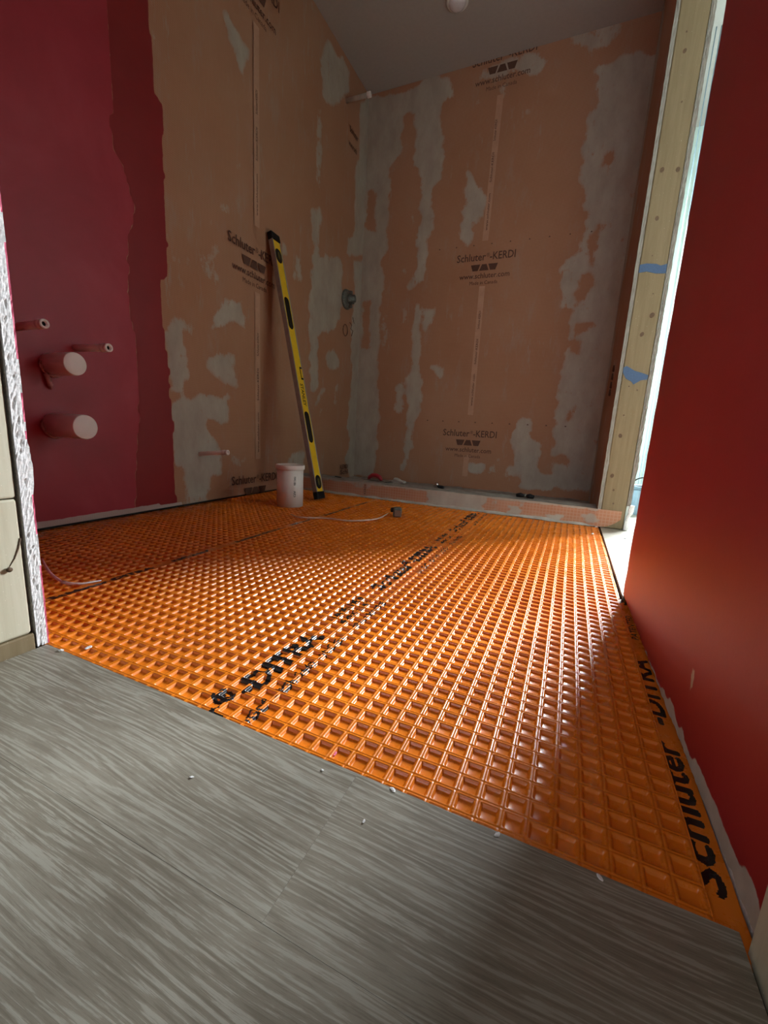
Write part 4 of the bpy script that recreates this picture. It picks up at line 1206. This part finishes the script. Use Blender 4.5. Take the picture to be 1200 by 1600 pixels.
def strand(name, pts, r_, mat, label):
    out = []
    for k in range(len(pts) - 1):
        for t in np.linspace(0, 1, 6)[:-1]:
            p0 = Vector(pts[max(k - 1, 0)]); p1 = Vector(pts[k]); p2 = Vector(pts[k + 1]); p3 = Vector(pts[min(k + 2, len(pts) - 1)])
            out.append(.5 * ((2 * p1) + (p2 - p0) * t + (2 * p0 - 5 * p1 + 4 * p2 - p3) * t * t + (3 * p1 - p0 - 3 * p2 + p3) * t ** 3))
    out.append(Vector(pts[-1]))
    mb = MB(); mb.tube(out, [r_ * (.55 + .45 * min(1, 4 * min(i, len(out) - 1 - i) / len(out))) for i in range(len(out))], 6)
    return tag(mb.build(name, M[mat], None, pts[0]), label, 'strip')
M['pale_strip'] = simple('pale_plastic_strip', (.72, .50, .42), .5, var=.2, scale=80)
strand('plastic_strand', [(-42.0, 57.6, .40), (-39.6, 57.0, .24), (-36.0, 59.2, .22), (-31.8, 60.0, .22), (-28.9, 64.0, .24), (-29.0, 69.6, .4)], .14, 'pale_strip', 'thin pale plastic strand curling beside the small metal fitting')
o1 = strand('plastic_strand', [(-46.6, 23.0, .9), (-44.2, 22.2, .42), (-42.4, 21.8, .16), (-40.6, 21.5, .12)], .13, 'pink_plastic', 'pink plastic strand with a white tail beside the left jamb')
tail = MB(); tail.tube([(-40.8, 21.52, .12), (-39.8, 21.55, .14), (-38.9, 22.1, .13), (-38.4, 23.5, .12)], [.15, .13, .11, .05], 6)
tail.build('white_tail', M['white_chip'], o1, (-46.6, 23.0, .9))

# trowel on the curb
ro = (-41.2, 89.6, 3.45)
e = empty('trowel', ro, 'flat trowel with a dark red handle lying on the curb', 'trowel')
mb = MB(); mb.obox((-40.9, 89.7, 3.48), Vector((.97, -.22, 0)).normalized(), Vector((.22, .97, 0)).normalized(), az, 3.6, .9, .05); mb.build('blade', M['steel'], e, ro)
mb = MB(); mb.tube([(-43.2, 89.9, 3.55), (-42.9, 89.8, 4.15), (-42.1, 89.7, 4.6), (-41.0, 89.5, 4.65), (-40.0, 89.3, 4.3), (-39.5, 89.2, 3.6)], [.35, .45, .5, .5, .48, .35], 10); mb.build('handle', M['red_plastic'], e, ro)

def lump(name, c, sx, sy, sz, mat, label, cat, seed, rot=0.0, group=None, n=3):
    bm = bmesh.new(); bmesh.ops.create_icosphere(bm, subdivisions=n, radius=1.0)
    rr = np.random.default_rng(seed)
    ph = rr.random(6) * 6
    for v_ in bm.verts:
        q_ = v_.co.copy()
        k_ = 1 + .22 * math.sin(3.1 * q_.x + ph[0]) * math.sin(2.7 * q_.y + ph[1]) + .16 * math.sin(5.3 * q_.z + ph[2] + 3 * q_.x)
        v_.co = Vector((q_.x * sx * k_, q_.y * sy * k_, (max(q_.z, -.55) + .55) * sz * k_)) * P
    bmesh.ops.rotate(bm, verts=bm.verts, matrix=Matrix.Rotation(rot, 3, 'Z'))
    me = bpy.data.meshes.new(name); bm.to_mesh(me); bm.free()
    me.materials.append(M[mat])
    return tag(link(name, me, None, c), label, cat, group)
lump('putty_lump', (-35.6, 90.0, 3.2), 2.1, .8, .75, 'thinset_light', 'pale grey putty lump on the curb right of the trowel', 'lump', 2, -.3)
fo = (-25.8, 89.2, 3.3)
e = empty('chrome_fitting', fo, 'shiny little chrome fitting lying on the curb', 'fitting')
mb = MB(); mb.lathe((fo[0] - .4, fo[1], fo[2] + .6), (.5, -.6, .35), [(0, -.6), (.45, -.6), (.55, -.2), (.55, .35), (.35, .5), (.35, .8), (0, .8)], 14); mb.build('shell', M['chrome'], e, fo)
mb = MB(); mb.lathe((fo[0] + .5, fo[1] - .2, fo[2] + .35), (1, -.25, -.05), [(0, -.4), (.32, -.4), (.35, .6), (.2, 1.1), (0, 1.1)], 12); mb.build('stem', M['black_rubber'], e, fo)
bo = (-7.2, 88.2, 3.3)
e = empty('pipe_clamp', bo, 'black rubber clip lying on the curb near the right end', 'clip')
for s_ in (-1, 1):
    mb = MB(); mb.tube([(bo[0] + s_ * .15, bo[1], bo[2] + .45), (bo[0] + s_ * .9, bo[1] - .1 * s_, bo[2] + .55), (bo[0] + s_ * 1.7, bo[1] - .2 * s_, bo[2] + .4)], [.32, .48, .36], 10); mb.build('jaw', M['black_rubber'], e, bo)
mb = MB(); mb.lathe((bo[0], bo[1], bo[2] + .15), (0, 0, 1), [(0, 0), (.35, 0), (.35, .6), (.2, .72), (0, .72)], 12); mb.build('pivot', M['grey_valve'], e, bo)
mb = MB(); mb.obox((-50.6, 88.2, 3.5), Vector((.9, -.43, 0)), Vector((.43, .9, 0)), az, 1.2, .22, .08, 0, .04)
tag(mb.build('scraper_blade', M['black_rubber'], None, (-50.6, 88.2, 3.4)), 'thin dark scraper blade on the curb behind the level', 'blade')

# chips and crumbs
chips = [('plaster_chip', (-27.6, 15.75, .03), .26, 'white_chip', 'largest white plaster chip on the membrane by the left jamb', 4),
         ('plaster_chip', (-28.6, 14.62, .10), .22, 'white_chip', 'ragged white plaster flake at the plank edge beside the left jamb', 5),
         ('paint_chip', (-8.55, 15.45, -.16), .17, 'pink_chip', 'pink paint chip lying in a membrane cell by the plank edge', 6),
         ('plaster_chip', (-5.15, 14.60, .08), .15, 'white_chip', 'pale plaster flake on the plank edge right of the plank end joint', 7),
         ('plaster_chip', (-.7, 14.55, .08), .14, 'white_chip', 'pale plaster flake at the middle of the cut plank edge', 8),
         ('plaster_chip', (2.9, 14.55, .08), .13, 'white_chip', 'pale plaster flake near the right end of the plank edge', 9),
         ('plaster_chip', (-13.2, 11.2, .10), .09, 'white_chip', 'tiny white crumb alone on the left foreground plank', 10),
         ('plaster_chip', (-5.6, 12.7, .10), .09, 'white_chip', 'tiny white crumb right of the plank end joint', 11),
         ('plaster_chip', (-8.4, 14.1, .10), .08, 'white_chip', 'tiny pale crumb left of the plank end joint', 12),
         ('plaster_chip', (5.2, 77.0, .03), .32, 'white_chip', 'white flake on the membrane beside the bright floor', 13),
         ('plaster_chip', (-18.6, 44.2, .03), .26, 'pale_strip', 'pale flake on the membrane left of the middle print', 14),
         ('plaster_chip', (9.9, 76.5, .10), .22, 'black_rubber', 'dark crumb on the bright planks before the stud', 15)]
for nm, c_, s_, mt_, lab, sd in chips:
    lump(nm, c_, s_ * .95, s_ * .55, s_ * .25, mt_, lab, 'chip', sd, sd * 1.3, n=2)

# ------------------------------------------------------------------ bin with a wire handle in the next room
no = (15.6, 106.2, .1)
e = empty('ribbed_bin', no, 'blue-grey ribbed bin with black wire handle in the bright next room', 'bin')
mb = MB(); n_ = 48; vs = []; fs = []
for (z, r0) in ((0, 2.25), (.3, 2.35), (5.5, 2.75)):
    for i in range(n_):
        an = 2 * math.pi * i / n_; rr_ = r0 + (.11 if i % 4 in (0, 1) else -.06)
        vs.append((no[0] + rr_ * math.cos(an), no[1] + rr_ * math.sin(an), no[2] + z))
for k in range(2):
    for i in range(n_): fs.append((k * n_ + i, k * n_ + (i + 1) % n_, k * n_ + n_ + (i + 1) % n_, k * n_ + n_ + i))
fs.append(tuple(range(n_ - 1, -1, -1)))
mb.add(vs, fs); mb.build('body', M['grey_bin'], e, no)
mb = MB(); mb.lathe((no[0], no[1], no[2] + 5.4), (0, 0, 1), [(2.6, 0), (3.0, 0), (3.05, .75), (2.75, .85), (2.6, .6)], 40); mb.build('rim', M['bin_rim'], e, no)
mb = MB(); mb.tube([(no[0] + 2.6 * math.cos(t) , no[1] - 2.0 + .4 * math.sin(t), no[2] + 6.2 + 2.0 * math.sin(t)) for t in np.linspace(0, math.pi, 16)], .13, 8); mb.build('handle', M['black_rubber'], e, no)
# two cables hanging down the next room's wall
for k, (x, lab) in enumerate(((17.05, 'left of two thin grey-blue cables hanging in the bright next room'), (17.75, 'right of two thin grey-blue cables hanging in the bright next room'))):
    mb = MB(); mb.tube([(x, 125.2, .1 + z) for z in (0, 6, 14, 22)] + [(x + .15 * k, 125.4, 34), (x + .2 * k, 125.6, 70), (x + .2 * k, 125.7, ZC - .1)], .10, 8)
    tag(mb.build('hanging_cable', M['grey_bin'], None, (x, 125.2, .1)), lab, 'cable')
